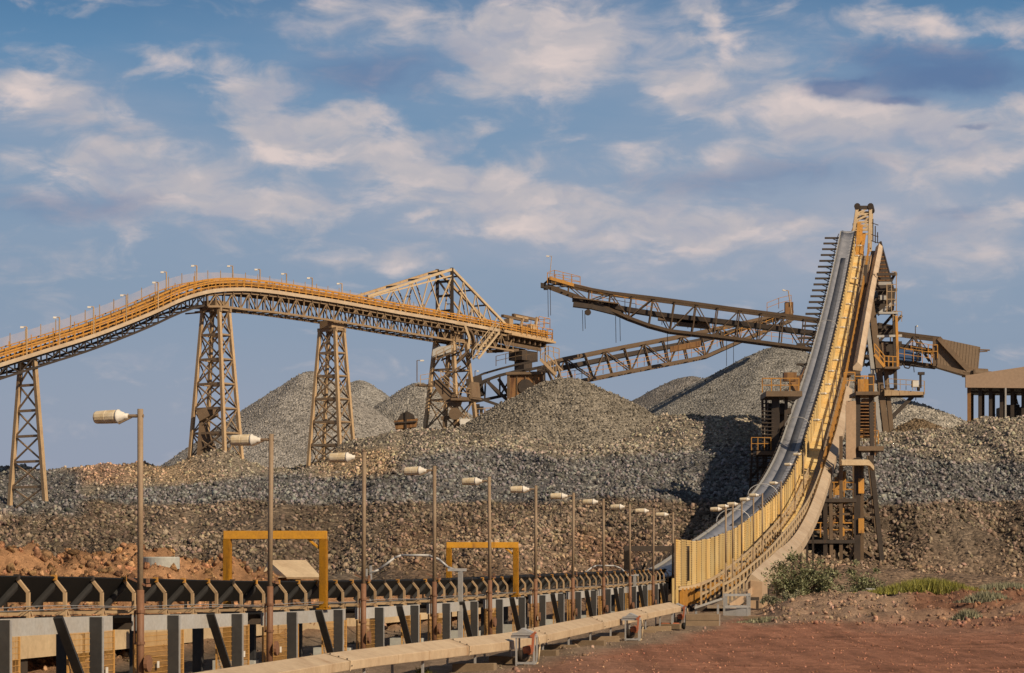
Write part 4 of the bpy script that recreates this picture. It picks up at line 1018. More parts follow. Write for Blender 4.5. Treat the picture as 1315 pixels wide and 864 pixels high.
# suspended end: mast with stayed trusses
sm = gt(571)*GL; zt = 46.0
mast = MB()
def MP(s, w, z): p = G0 + GE*s + GN*w; p.z = z; return p
for w in (-1.35, 1.35): mast.bar(MP(sm,w,36.5), MP(sm,w,zt), .42,.5)
for z in (39.8, 42.0, 44.1, 45.6): mast.bar(MP(sm,-1.35,z), MP(sm,1.35,z), .3,.34)
mast.build('mast', Mt['dark'], gal)
for w in (-1.35, 1.35):
    st = MB(); a = MP(sm,w,zt-.2); b0 = GP(gt(462)*GL,w,1.5); bb = GP(gt(642)*GL, w, .9)
    st.bar(a, b0, .34,.34); st.bar(a-UP*.9, b0-UP*.2, .2,.2) if w > 0 else None
    st.bar(a, bb, .36,.36)
    st2a = lerp(a, bb, .06) ; 
    for f in (.28, .5, .72): 
        p = lerp(a, b0, f); q1 = GP(sm + (gt(462)*GL-sm)*(f-.16), w, .2); q2 = GP(sm + (gt(462)*GL-sm)*(f+.12), w, .2); st.bar(p, q1, .15); st.bar(p, q2, .15)
    st.bar(MP(sm,w,44.8), GP(sm + (gt(462)*GL-sm)*.22, w, .2), .15)
    low = MP(sm,w,41.6)
    st.bar(MP(sm,w,44.6), GP(gt(612)*GL,w,.6), .22); 
    for f in (.2,.42,.62,.82):
        p = lerp(a, bb, f); q1 = GP(sm + (gt(642)*GL-sm)*(f-.1), w, .2); q2 = GP(sm+(gt(642)*GL-sm)*(f+.12), w, .2); st.bar(p, q1, .15); st.bar(p, q2, .14)
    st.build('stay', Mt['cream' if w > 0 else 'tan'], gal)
st = MB()
for f in (.12,.36,.62): 
    for tgt in ((642,.9),(462,1.5)):
        pA = lerp(MP(sm,-1.35,zt-.2), GP(gt(tgt[0])*GL,-1.35,tgt[1]), f); pB = lerp(MP(sm,1.35,zt-.2), GP(gt(tgt[0])*GL,1.35,tgt[1]), f); st.bar(pA, pB, .22)
st.build('stay_tie', Mt['dark'], gal)
# head end machinery
se = gt(655)*GL; sf = gt(694)*GL
mb = MB(); mb.box(GP(gt(670)*GL,-.4,1.2), GE*4.0, GN*1.6, (0,0,1.4)); mb.bar(GP(gt(652)*GL,-1,2.9), GP(gt(684)*GL,-1,2.9), .5,.4); mb.bar(GP(gt(652)*GL,1,2.9), GP(gt(684)*GL,1,2.9), .5,.4); mb.build('drive_housing', Mt['brown'], gal)
mb = MB(); mb.box(GP(gt(647)*GL,.9,1.4), GE*1.0, GN*1.0, (0,0,1.6)); mb.box(GP(gt(674)*GL,1.3,1.2), GE*1.2, GN*.5, (0,0,1.6)); mb.bar(GP(gt(656)*GL,1.4,.2), GP(gt(663)*GL,1.4,2.9), .3); mb.bar(GP(gt(652)*GL,1.4,2.7), GP(gt(668)*GL,1.4,2.7), .3); mb.bar(GP(gt(676)*GL,1.4,.2), GP(gt(680)*GL,1.4,3.2), .35); mb.build('drive_unit', Mt['tan'], gal)
mb = MB(); rails(mb, [GP(s,2.3,0) for s in np.linspace(gt(655)*GL, sf, 4)] + [GP(sf,-2.2,0)], 1.6, 1.3, .10); rails(mb, [GP(gt(680)*GL,1.8,1.8), GP(sf,1.8,1.8), GP(sf,-1.8,1.8)], 1.5, 1.3, .09); mb.build('head_handrail', Mt['yellow'], gal)
mb = MB(); mb.sweep([[GP(s,-2.4,-.2), GP(s,2.5,-.2), GP(s,2.5,-.5), GP(s,-2.4,-.5)] for s in np.linspace(gt(640)*GL, gt(697)*GL, 4)]); mb.build('head_platform', Mt['tan'], gal)
mb = MB(); 
for s in np.linspace(gt(640)*GL, gt(688)*GL, 8): mb.bar(GP(s,-1.9,-.9), GP(s,1.9,-.9), .3,.7)
for w in (-1.5,1.5): mb.bar(GP(gt(636)*GL,w,-1.7), GP(gt(684)*GL,w,-1.7), .3,.5); mb.bar(GP(gt(636)*GL,w,-2.9), GP(gt(655)*GL,w,-2.4), .3,.4)
mb.bar(GP(gt(688)*GL,1.8,-.5), GP(gt(688)*GL,1.8,-4.5), .22)
mb.build('head_under_frame', Mt['brown'], gal)
mb = MB(); mb.box(GP(gt(672)*GL,0,-2.9), GE*4.2, GN*2.5, (0,0,1.5)); mb.box(GP(gt(672)*GL,0,-4.2), GE*2.2, GN*1.8, (0,0,1.8)); mb.build('discharge_chute', Mt['dark'], gal)
# pale stairs hanging from the gallery down to the end trestle
mb = MB(); a = P(634,427,329); b_ = P(607,461,327)
for dx in (0, 1.0): mb.bar(a+GN*dx, b_+GN*dx, .14,.3)
for f in np.linspace(.04,.96,10): mb.bar(lerp(a,b_,f), lerp(a,b_,f)+GN*1.0, .28,.07)
for dx in (0,1.0):
    mb.bar(a+GN*dx+UP*1.3, b_+GN*dx+UP*1.3, .10)
    for f in np.linspace(0,1,6): mb.bar(lerp(a,b_,f)+GN*dx, lerp(a,b_,f)+GN*dx+UP*1.3, .09)
mb.bar(P(585,415,328), P(597,417,328), .3,.3); mb.bar(P(597,417,328), P(603,433,328), .28,.3); mb.bar(P(603,433,328), P(602,448,328), .28,.3)
mb.build('hanging_stairs', Mt['cream'], gal)
mb = MB(); c_ = P(598,441,330)
for k in range(14):
    a0 = math.radians(-80+k*12.3); a1 = math.radians(-80+(k+1)*12.3)
    mb.bar(c_+GE*(2.0*math.cos(a0))+UP*(2.2*math.sin(a0)), c_+GE*(2.0*math.cos(a1))+UP*(2.2*math.sin(a1)), .5,.35)
mb.bar(P(600,453,330), P(583,468,330), .6,.5); mb.bar(P(583,468,330), P(576,462,330), .5,.5)
mb.build('curved_pipe', Mt['brown'], gal)
# gallery lights
names = ['first','second','third','fourth','fifth','sixth','seventh','eighth','ninth','tenth','eleventh','twelfth','thirteenth','fourteenth']
gl = None
for k, u in enumerate([20,62,106,148,189,228,267,313,348,382,415,453,540,592]):
    base = GP(gt(u)*GL, -1.95 if u > 200 else 1.9, 0)
    lab = 'small flood light on the high gallery, %s from the left' % names[k]
    if gl is None: gl = light_pole(base, 3.35, lab, 'flood lights along the high gallery', -GN*.28+GE*(-.28), 'tan', None, .085)
    else: copy_tree(gl, base, lab)

# ------------------------------------------------------------------ trestle towers
def tower(u, vtop, vbot, wt, wb, bays, label, four=True, mat='tan', dark='midtan', skew=0.0, dep=(1.1,2.0), lw=.42, topbeam=True):
    t = gt(u); base = G0 + GD*t; y = base.y
    ztop = CZ + (HV-vtop)*y/F; zbot = CZ + (HV-vbot)*y/F
    root = thing('trestle_tower', (base.x, base.y, zbot), label, 'trestle tower', 'trestle towers under the high gallery')
    def pt(sx, sy, f):
        w = lerp(wb, wt, f)/2; dp = lerp(dep[1], dep[0], f)
        p = base + GN*(sx*w + skew*(1-f)) + GE*(sy*dp if four else 0); p.z = lerp(zbot, ztop, f); return p
    ys = (-1, 1) if four else (0,)
    for sx in (-1, 1):
        for sy in ys:
            b = MB(); b.bar(pt(sx,sy,-.12), pt(sx,sy,1), lw, lw, up=GE); b.build('leg', Mt[mat], root)
    for sy in ys:
        b = MB(); fs = np.linspace(0.02, 1, bays+1)
        for i in range(bays):
            b.bar(pt(-1,sy,fs[i]), pt(1,sy,fs[i+1]), .17); b.bar(pt(1,sy,fs[i])+GE*.05, pt(-1,sy,fs[i+1])+GE*.05, .17)
            b.bar(pt(-1,sy,fs[i+1]), pt(1,sy,fs[i+1]), .22,.3)
        b.build('cross_bracing', Mt[dark], root)
    if four:
        for sx in (-1, 1):
            b = MB()
            for i in range(bays):
                b.bar(pt(sx,-1,fs[i]), pt(sx,1,fs[i+1]), .13); b.bar(pt(sx,1,fs[i]), pt(sx,-1,fs[i+1]), .13); b.bar(pt(sx,-1,fs[i+1]), pt(sx,1,fs[i+1]), .2)
            b.build('side_bracing', Mt[dark], root)
    if topbeam:
        b = MB(); 
        for sy in ys: b.bar(pt(-1.25,sy,1.0), pt(1.25,sy,1.0), .35,.5)
        b.box(pt(0,0,1)+UP*.7, GE*(2.6 if four else .8), GN*wt*.8, (0,0,1.0)); b.build('head_beam', Mt[dark], root)
    return root, pt
tower(35.5, 462, 662, 2.3, 6.4, 6, 'slender two-legged tan trestle tower, leftmost under the gallery', four=False, lw=.48)
r2, pt2 = tower(277, 399, 592, 2.9, 6.2, 6, 'four-legged tan trestle tower under the gallery hump', dep=(.9,1.6))
r3, pt3 = tower(426, 424, 605, 2.7, 5.9, 6, 'four-legged tan trestle tower in the middle of the flat span', dep=(.9,1.6))
r4, pt4 = tower(579, 437, 555, 3.2, 6.0, 3, 'end trestle tower with dark stairs and platforms under the mast', dep=(1.6,2.4), mat='tan', lw=.5)
b = MB()
base4 = G0 + GD*gt(579)
for (u0,v0,u1,v1) in ((592,470,563,487),(563,487,586,509),(586,509,612,512),(575,520,592,535),(560,462,590,448)):
    a, q = P(u0,v0,328), P(u1,v1,328); stairs(b, a, q, GE, 1.2) if abs(v0-v1) > 8 else deck(b, (a+q)/2, (q-a)*1.1, GE*2)
b.prism([P(553,490,328), P(561,487,328), P(592,516,328), P(590,522,328), P(575,521,328)], GE*.3); b.prism([P(598,500,330), P(605,490,330), P(607,510,330), P(600,512,330)], GE*2)
b.build('stair_flight', Mt['brown'], r4)
b = MB(); rails(b, [P(566,487,327), P(588,508,327)], 1.2, 1.4, .10); rails(b, [P(588,510,327), P(604,512,327), P(604,512,331)], 1.5, 1.3, .10); rails(b, [P(540,494,329), P(552,492,329)], 1.4, 1.2, .09); rails(b, [P(560,462,328), P(590,448,328)], 1.2, 1.4, .10); b.build('stair_rail', Mt['tan'], r4)
b = MB(); deck(b, P(546,495,330), (2.0,0,0), GE*1.6, .3); deck(b, P(597,513,328), (2.6,0,0), GE*2.5, .35); b.build('platform', Mt['brown'], r4)
b = MB(); b.prism([P(556,446,329), P(580,443,329), P(578,452,329), P(555,459,329)], GE*1.5); b.build('deflector_plate', Mt['grey'], r4)
b = MB(); 
for (u,v) in ((570,541),(584,541)): b.bar(P(u,v+12,328), P(u,v-5,328), .3)
b.bar(P(566,537,328), P(590,534,328), .5,.5); b.tube(P(584,531,327), P(584,531,330), .9, 10); b.build('base_machinery', Mt['brown'], r4)
light_pole(P(535.5,490,329), 3.1, 'lamp pole on the side platform of the end trestle tower', None, Vector((.55,0,.02)), 'brown')
# rubble skirts and small chute on the second tower
b = MB(); b.prism([P(252,527,290), P(268,522,290), P(270,533,290), P(256,541,290)], GE*1.6); b.build('scraper_chute', Mt['brown'], r2)
b = MB(); b.prism([P(256,535,290.5), P(276,580,290.5), P(252,592,290.5)], GE*.6); b.build('backing_plate', Mt['brown'], r2)

# ------------------------------------------------------------------ transfer hopper under the gallery end
hp_ = thing('transfer_hopper', P(672,520,345), 'rusty box hopper and tail machinery below the gallery end', 'hopper')
b = MB(); a = [P(653,481,338), P(697,480,338), P(696,512,338), P(672,521,338), P(653,521,338)]
b.prism(a, (0,6,0)); b.build('bin', Mt['rust'], hp_)
b = MB()
for e in (-.15,): 
    for p, q in zip((a[0],a[1],a[4]), (a[1],a[2],a[0])): b.bar(p+Vector((0,e,0)), q+Vector((0,e,0)), .4,.35)
b.bar(a[0]+Vector((-.4,-.3,.15)), a[1]+Vector((.3,-.3,.15)), .4,.4)
for f in (.25,.5,.75): b.bar(lerp(a[0],a[1],f)-Vector((0,.1,0)), lerp(a[4],a[2],f)-Vector((0,.1,0)), .12)
b.build('bin_frame', Mt['brown'], hp_)
b = MB(); b.lathe((a[0]+a[1]+a[2]+a[4])/4-Vector((0,.2,-.2)), (0,1,0), [(0,0),(0,1.1),(.15,1.2)], 12); b.build('round_hatch', Mt['dark'], hp_)
b = MB()
ch = [(718,465),(690,473),(655,478),(628,486),(606,497)]; cl = [(718,489),(690,500),(655,506),(628,512),(603,517)]
for e in (0, 3.5):
    T = resample([P(u,v,340+e) for u,v in ch], 7); B = resample([P(u,v,340+e) for u,v in cl], 7); truss(b, T, B, .38, .24)
for (u,v) in ((640,486),(660,483)): b.bar(P(u,v,339), P(u+22,v+34,339), .3,.5)
for u, v in ((718,465),(655,478),(628,486),(603,517),(655,506)): b.bar(P(u,v,340), P(u,v,340)+Vector((0,3.5,0)), .25)
b.bar(P(626,490,339), P(652,514,339), .4,.5); b.bar(P(600,506,339), P(640,520,339), .3,.4)
b.build('tail_frame', Mt['dark'], hp_)
b = MB(); b.prism([P(598,487,341), P(618,480,341), P(622,506,341), P(602,512,341)], (0,3,0)); b.build('tail_skirt', Mt['dark'], hp_)
b = MB()
pts = [P(588,520,343), P(593,500,343), P(604,488,343), P(620,480,343), P(644,473,343), P(664,468,343), P(690,463,343)]
for p, q in zip(pts[:-1], pts[1:]): b.bar(p, q, .3, .3)
b.build('tail_pipe', Mt['dark'], hp_)
b = MB(); rails(b, [P(637,470,340), P(662,464,340), P(690,460,340)], 1.5, 1.4, .1); rails(b, [P(690,482,337.5), P(715,476,337.5)], 1.2, 1.6, .1); b.build('handrail', Mt['brown'], hp_)
b = MB(); a0, a1 = P(694,461,336), P(714,481,336); b.bar(a0, a1, .3,.4); b.bar(a0+Vector((1,0,.6)), a1+Vector((1,0,.6)), .2)
for f in np.linspace(0,1,7): b.bar(lerp(a0,a1,f), lerp(a0,a1,f)+UP*1.4, .12)
rails(b, [P(694,462,336), P(704,456,336), P(718,460,336)], 1.4, 1, .12)
b.bar(P(702,456,336), P(714,490,336), .14); b.bar(P(712,458,336), P(722,487,336), .14)
b.build('stair_flight', Mt['tan'], hp_)
b = MB()
for u0, u1 in ((648,652),(690,688),(670,664)): b.bar(P(u0,516,341), P(u1,545,341), .4,.5)
b.bar(P(660,520,339), P(690,536,339), .3,.4); b.build('leg', Mt['brown'], hp_)
light_pole(P(610,515,342), 4.6, 'thin lamp pole behind the tail of the rusty hopper', None, Vector((.3,0,0)), 'brown', None, .06)

# small hopper and pale plant on the embankment
r = thing('scrap_bucket', P(520,556,318), 'small rusty bucket hopper left of the end trestle tower', 'hopper')
b = MB(); b.prism([P(506,540,318), P(536,537,318), P(534,548,318), P(508,551,318)], (0,2,0)); b.prism([P(512,550,318.3), P(528,549,318.3), P(525,558,318.3), P(516,558,318.3)], (0,1.5,0)); b.build('bucket', Mt['rust'], r)
b = MB(); b.prism([P(510,539,318), P(515,531,318), P(523,528,318), P(531,532,318), P(533,538,318)], (0,1.2,0)); b.bar(P(507,543,317.8), P(535,541,317.8), .25,.2); b.bar(P(521,529,317.9), P(521,556,317.9), .25); b.build('lid', Mt['dark'], r)
r = thing('conveyor_tail_roof', P(617,545,330), 'low white roof on the embankment right of the end trestle tower', 'roof')
b = MB(); b.prism([P(591,539,326), P(639,543,326), P(638,547,326), P(591,545,326)], (0,4,.5)); b.build('roof', Mt['white'], r)
b = MB(); b.prism([P(592,545,326.4), P(640,546,326.4), P(640,552,326.4), P(592,552,326.4)], (0,3,0)); b.build('wall', Mt['galv'], r)
b = MB(); rails(b, [P(612,537,333), P(645,536,333)], 1.4, 1.3, .09); rails(b, [P(622,532,334), P(648,531,334)], 1.0, 1.5, .08); b.build('handrail', Mt['tan'], r)
b = MB()
for u, v0 in ((613,521),(618,524)): b.bar(P(u,v0,334), P(u,540,334), .4); b.box(P(u,v0,334), (.7,0,0), (0,.5,0), (0,0,.5))
b.build('exhaust_stack', Mt['dark'], r)

# ------------------------------------------------------------------ stacker booms
def boom(root, top, bot, d0, d1, n, depth, cw, ww, mat, u0, u1):
    dd_ = lambda u: lerp(d0, d1, (u-u0)/(u1-u0))
    out = []
    for k, e in enumerate((0, depth)):
        T = resample([P(u,v,dd_(u)) + Vector((0,e,0)) for u,v in top], n); B = resample([P(u,v,dd_(u)) + Vector((0,e,0)) for u,v in bot], n)
        b = MB(); truss(b, T, B, cw, ww); b.build('side_truss', Mt[mat], root); out.append((T,B))
    b = MB()
    for i in range(n):
        b.bar(out[0][0][i], out[1][0][i], ww*1.2); b.bar(out[0][1][i], out[1][1][i], ww*1.4, ww*1.6)
    b.build('cross_member', Mt[mat], root)
    return dd_, out
b1 = thing('stacker_boom', P(1100,440,338), 'long dark lattice boom running behind the steep conveyor to a sheeted counterweight end', 'boom')
top1 = [(704,358),(770,374),(846,383),(950,397),(1051,410),(1100,418),(1150,427),(1206,434)]
bot1 = [(704,366),(770,391),(806,407),(850,423),(950,435),(1040,447),(1100,455),(1150,463),(1206,470)]
dd1, o1 = boom(b1, top1, bot1, 350, 338, 19, 3.2, .38, .16, 'boomsteel', 700, 1206)
b = MB()
for p, q in zip(((706,357),(738,366.5)), ((738,366.5),(775,375.5))): b.bar(P(*p,349.2), P(*q,349.2), .55,.5)
b.build('top_chord_cap', Mt['yellow'], b1)
b = MB(); T = resample([P(u,v,dd1(u)+1.6) for u,v in ((735,383),(806,397),(850,404),(950,415),(1051,428),(1206,452))], 30)
b.sweep([[p+Vector((0,-1,.25)), p+Vector((0,1,.25)), p+Vector((0,1,-.45)), p+Vector((0,-1,-.45))] for p in T]); b.build('belt_tray', Mt['dark'], b1)
b = MB(); T = [P(736,391,348.5), P(760,394,348.5), P(800,404,348.5)]
for p, q in zip(T[:-1], T[1:]): b.bar(p, q, 1.4, .7)
b.tube(P(755,401,348), P(755,401,350), .5, 10); b.build('belt_scraper', Mt['dark'], b1)
b = MB(); deck(b, P(765,386,348), (7,0,-1.0), (0,1.2,0)); b.box(P(890,416,348), (5,0,-.5), (0,1.5,0), (0,0,1.0)); b.box(P(870,412,348), (6,0,-.6), (0,1.5,0), (0,0,.4)); b.build('walkway', Mt['brown'], b1)
b = MB(); rails(b, [P(703,364,349), P(712,361,349), P(745,369,349)], 1.7, 1.4, .10); rails(b, [P(703,364,352), P(745,369,352)], 1.6, 1.4, .09)
rails(b, [P(850,417,348.5), P(900,424,348.5), P(945,430,348.5)], 1.6, 1.8, .09); rails(b, [P(760,386,348.5), P(845,402,348.5)], 1.5, 1.8, .09)
rails(b, [P(950,432,350.5), P(1045,444,350.5)], 1.3, 1.6, .08); b.build('handrail', Mt['yellow'], b1)
b = MB(); b.box(P(698,367,350), (.9,0,-.2), (0,1.2,0), (0,0,.7)); b.box(P(701,369,350), (.7,0,0), (0,1,0), (0,0,.7)); b.bar(P(704,360,350), P(697,366,350), .3); b.build('end_lamp', Mt['dark'], b1)
b = MB()
for u, v0, v1 in ((703.5,367,407),(706.5,367,405),(748,398,425),(751,399,422),(790.5,406,440),(796,408,438),(857,424,455)): b.tube(P(u,v0,350), P(u+.6,v1,350), .045, 4)
for u, v0, v1 in ((933,438,470),(942,440,468)): b.tube(P(u,v0,347), P(u,v1,347), .04, 4)
b.build('hanging_cable', Mt['dark'], b1)
b = MB(); box = [P(1205,434,337), P(1259,445.5,337), P(1256,477,337), P(1240,480,337), P(1203,469,337)]
b.prism(box, (0,3.6,0)); b.build('counterweight_shroud', Mt['shroud'], b1)
b = MB()
for f in np.linspace(.02,.98,14): b.bar(lerp(box[0],box[1],f)-Vector((0,.02,0)), lerp(box[4],box[2],f)-Vector((0,.02,0)), .06,.05, up=(0,1,0))
b.build('shroud_rib', Mt['shroud'], b1)
b = MB(); b.bar(P(1205,434,336.5), P(1243,475,336.5), .6,.7); b.bar(P(1203,469,336.6), P(1246,481,336.6), .6,.6); b.bar(P(1200,433,336.7), P(1200,470,336.7), .5,.5); b.build('shroud_brace', Mt['brown'], b1)
b = MB(); b.tube(P(1236,478,337), P(1268,480,337), .75, 12); b.tube(P(1266,480,337), P(1273,480,337), .4, 10); b.bar(P(1251,474,336), P(1252,493,336), .3,.3); b.build('tail_pulley', Mt['brown'], b1)
b = MB(); b.tube(P(1258,449,337), P(1271,449.5,337), .12, 6); b.tube(P(1258,451.5,337), P(1268,451,337), .1, 6); b.build('tail_pipe', Mt['brown'], b1)
b = MB(); rails(b, [P(1150,461,336), P(1196,468,336)], 1.8, 1.5, .1); rails(b, [P(1192,460,336.2), P(1204,460,336.2)], 2.0, .7, .14); rails(b, [P(1170,452,336.4), P(1198,457,336.4)], 1.6, 1.5, .09); b.build('service_handrail', Mt['yellow'], b1)
b = MB(); b.box(P(1160,456,338), (2.6,0,-.3), (0,1.5,0), (0,0,1.6)); b.box(P(1176,459,338), (1.4,0,0), (0,1.5,0), (0,0,1.1)); b.build('drive_motor', Mt['blue'], b1)
b = MB(); b.box(P(1167,455,338.5), (1.2,0,0), (0,1.5,0), (0,0,1.5)); b.build('drive_frame', Mt['yellow'], b1)
b = MB(); b.bar(P(1182,438,337.3), P(1178,463,337.3), .3); b.bar(P(1173,432,337.3), P(1194,464,337.3), .35); b.build('drive_brace', Mt['dark'], b1)
b = MB(); pts = [P(u,v,337) for u,v in ((1160,467),(1162,472),(1167,473),(1170,468),(1178,470),(1190,472),(1198,470))]; b.pipe(pts, .1, 5); b.tube(P(1173,468,337), P(1174,478,337), .06, 4); b.build('loose_cable', Mt['dark'], b1)
light_pole(P(705.5,362,350), 4.0, 'whip lamp pole on the tip of the upper lattice boom', None, Vector((-.45,0,.03)), 'tan', Vector((.35,0,0)), .06)
light_pole(P(1175.5,430,337), 1.3, 'small lamp pole on the boom right of the steep conveyor', None, Vector((.2,0,.05)), 'dark', None, .06)
light_pole(P(1016.5,403,352), 3.6, 'leaning lamp pole beside the steep conveyor above the boom', None, Vector((-.5,0,.1)), 'tan', Vector((-.5,0,0)), .09)
b2 = thing('conveyor_boom', P(870,450,380), 'lower lattice boom rising right from the rusty hopper behind the upper boom', 'boom')
top2 = [(700,467),(718.7,461.5),(790,447),(883,429.5),(945,416),(1018,400)]
bot2 = [(712,494),(744,489),(820,474),(905,458),(950,438),(1018,410)]
dd2, o2 = boom(b2, top2, bot2, 352, 400, 14, 3.2, .42, .17, 'boomsteel', 700, 1018)
b = MB(); T = resample([P(u,v,dd2(u)+1.6) for u,v in ((690,476),(718,473),(800,456),(900,437),(1000,408))], 20)
b.sweep([[p+Vector((0,-1,.3)), p+Vector((0,1,.3)), p+Vector((0,1,-.4)), p+Vector((0,-1,-.4))] for p in T]); b.build('belt_tray', Mt['dark'], b2)
b = MB(); rails(b, resample([P(u,v,dd2(u)-.5) for u,v in ((720,490),(744,486),(820,471),(905,455))], 8), 1.4, 1.8, .09); rails(b, [P(905,452,dd2(905)), P(960,428,dd2(960)), P(1016,404,dd2(1016))], 1.4, 1.8, .09); rails(b, [P(985,402,395), P(1000,396,395), P(1016,392,395)], 1.8, 1.5, .1); b.build('handrail', Mt['yellow'], b2)
b = MB(); b.box(P(1013,397,396), (1.4,0,0), (0,1.4,0), (0,0,2.4)); b.box(P(880,445,370), (5,0,1), (0,1.4,0), (0,0,.9)); b.build('drive_box', Mt['rust'], b2)

# ------------------------------------------------------------------ towers of the steep conveyor
st = thing('support_tower', P(1085,745,200), 'dark steel support tower with yellow railed floors beside the steep conveyor foot', 'support tower')
D0, D1 = 199.0, 206.0
def col(root, pts, w, mat, nm='column', h=None):
    b = MB()
    for (u0,v0,d0_,u1,v1,d1_) in pts: b.bar(P(u0,v0,d0_), P(u1,v1,d1_), w, h or w)
    return b.build(nm, Mt[mat], root)
for (u0,v0,u1,v1,w) in ((1101,755,1101,588,.55),(1107,752,1107,590,.3),(1060,758,1060,640,.35),(1068,755,1066,600,.3),(1080,755,1080,560,.3),(1136,752,1118,585,.4)):
    col(st, [(u0,v0,D0,u1,v1,D0)], w, 'dark' if w > .3 else 'brown')
    if u0 in (1101,1060,1136): col(st, [(u0-3,v0-3,D1,u1-3,v1,D1)], w*.8, 'brown')
b = MB()
for v, ua, ub in ((640,1058,1100),(693,1038,1098)):
    a, q = P(ua,v,D0-.3), P(ub,v,D0-.3); b.prism([a, q, q-UP*.32, a-UP*.32], (0,7,0))
b.build('floor', Mt['dark'], st)
b = MB()
for v, ua, ub in ((638,1058,1097),(690,1040,1095)):
    rails(b, [P(ua,v,D0), P(ub,v,D0)], 1.3, .9, .09); rails(b, [P(ua,v,D1-1), P(ub,v,D1-1)], 1.3, .9, .09)
rails(b, [P(1062,668,D0+1), P(1096,668,D0+1)], 1.2, .9, .08)
b.build('handrail', Mt['yellow'], st)
b = MB(); 
for v in (624, 675): b.box(P(1106,v,D0-.4), (.5,0,0), (0,.1,0), (0,0,1.3))
b.build('gate_panel', Mt['yellow'], st)
b = MB()
for (u0,v0,u1,v1) in ((1062,652,1100,692),(1100,640,1128,655),(1104,652,1122,637),(1103,702,1131,722),(1105,735,1129,716),(1070,706,1090,745),(1098,700,1080,745),(1060,648,1082,600),(1103,661,1124,661),(1104,720,1132,720),(1060,700,1078,748)):
    b.bar(P(u0,v0,D0+.3), P(u1,v1,D0+.3), .24,.24)
for v in (660, 720): b.bar(P(1060,v,D0+.2), P(1098,v,D0+.2), .2,.2)
b.build('brace', Mt['brown'], st)
b = MB()
for (u0,u1,v0,v1) in ((1045,1095,692,742),(1050,1095,640,690)):
    stairs(b, P(u0+10,v1,D1-2), P(u1-8,v0,D1-2), (0,1,0), 1.0)
b.build('stair_flight', Mt['rust'], st)
b = MB()
for u, v0, v1 in ((1075,612,636),(1081,652,690),(1083,605,630)): b.box(P(u,(v0+v1)/2,D1-1.5), (.45,0,0), (0,.4,0), (0,0,(v1-v0)/14.5))
b.build('equipment_cabinet', Mt['yellow'], st)
b = MB(); b.box(P(1054,722,D1), (3.2,0,0), (0,2,0), (0,0,3.6)); b.prism([P(1040,704,D0+2), P(1062,704,D0+2), P(1056,690,D0+2), P(1046,690,D0+2)], (0,2,0)); b.build('dark_chute', Mt['dark'], st)
b = MB(); q0 = P(1080,594,D0-1); q1 = P(1116,594,D0-1)
b.sweep([[q+Vector((0,-.6,-.25)), q+Vector((0,.6,-.25)), q+Vector((0,.6,.12)), q+Vector((0,0,.28)), q+Vector((0,-.6,.12))] for q in (q0, lerp(q0,q1,.9), q1-UP*.05, q1+Vector((.35,0,-.45)))]); b.build('cap_beam', Mt['cream'], st)
col(st, [(1093,592,D0+.5,1093,515,D0+.5)], .85, 'beige', 'box_column'); col(st, [(1088,592,D0+.5,1088,520,D0+.5)], .25, 'brown')
for (u0,v0,u1,v1,w) in ((1101,590,1102,480,.4),(1120,590,1118,480,.35),(1105,588,1100,560,.3)):
    col(st, [(u0,v0,D0+.6,u1,v1,D0+.6)], w, 'dark')
# upper stair block between the two covers
b = MB(); b.prism([P(1096,560,D1), P(1126,560,D1), P(1124,516,D1), P(1101,516,D1)], (0,3,0)); b.build('stair_shaft', Mt['dark'], st)
b = MB()
for v in np.arange(517, 560, 4.2): b.bar(P(1104,v,D1-.3), P(1123,v,D1-.3), .3,.08)
for u in (1103,1124): b.bar(P(u,516,D1-.3), P(u,585,D1-.3), .12,.25)
b.build('ladder_tread', Mt['rust'], st)
b = MB(); rails(b, [P(1098,505,D0), P(1122,505,D0)], 1.5, .7, .09); rails(b, [P(1084,500,D0), P(1098,500,D0)], 1.5, .7, .09); rails(b, [P(1100,570,D0+1), P(1128,570,D0+1)], 1.2, .7, .09); rails(b, [P(1103,504,D0+3), P(1122,504,D0+3)], 1.5, .7, .09)
b.build('upper_handrail', Mt['yellow'], st)
b = MB(); deck(b, P(1110,507,D0+1.5), (2.1,0,0), (0,4,0), .3); deck(b, P(1115,577,D0+1.5), (2.2,0,0), (0,3.5,0), .4); b.box(P(1113,514,D0+1), (.9,0,0), (0,1,0), (0,0,.25)); b.build('upper_floor', Mt['brown'], st)
b = MB(); b.box(P(1105,495,D0-.2), (.5,0,0), (0,.4,0), (0,0,1.1)); b.box(P(1113,497,D0+1.6), (.35,0,0), (0,.4,0), (0,0,1.4)); b.build('upper_cabinet', Mt['yellow'], st)

ht = thing('head_tower', P(1130,560,292), 'tall dark transfer tower right of the steep conveyor with railed balconies', 'transfer tower')
H0 = 292.0
for (u0,v0,u1,v1,w,m_) in ((1139,566,1116,368,.75,'brown'),(1131,566,1112,400,.5,'grey'),(1137,566,1122,402,.55,'brown'),(1146,566,1134,440,.55,'brown'),(1122,520,1119,380,.45,'dark'),(1104,470,1112,340,.4,'dark'),(1150,500,1148,400,.4,'dark')):
    col(ht, [(u0,v0,H0,u1,v1,H0)], w, m_)
    if w > .7: col(ht, [(u0,v0,H0+8,u1,v1,H0+8)], w, m_)
b = MB()
for (u0,v0,u1,v1) in ((1126,395,1150,350),(1115,440,1150,400),(1112,470,1140,440),(1118,500,1142,470),(1128,440,1158,405),(1110,400,1130,380),(1105,420,1122,395),(1108,455,1132,425),(1128,540,1144,500),(1108,380,1122,352)):
    b.bar(P(u0,v0,H0+1), P(u1,v1,H0+1), .35,.35)
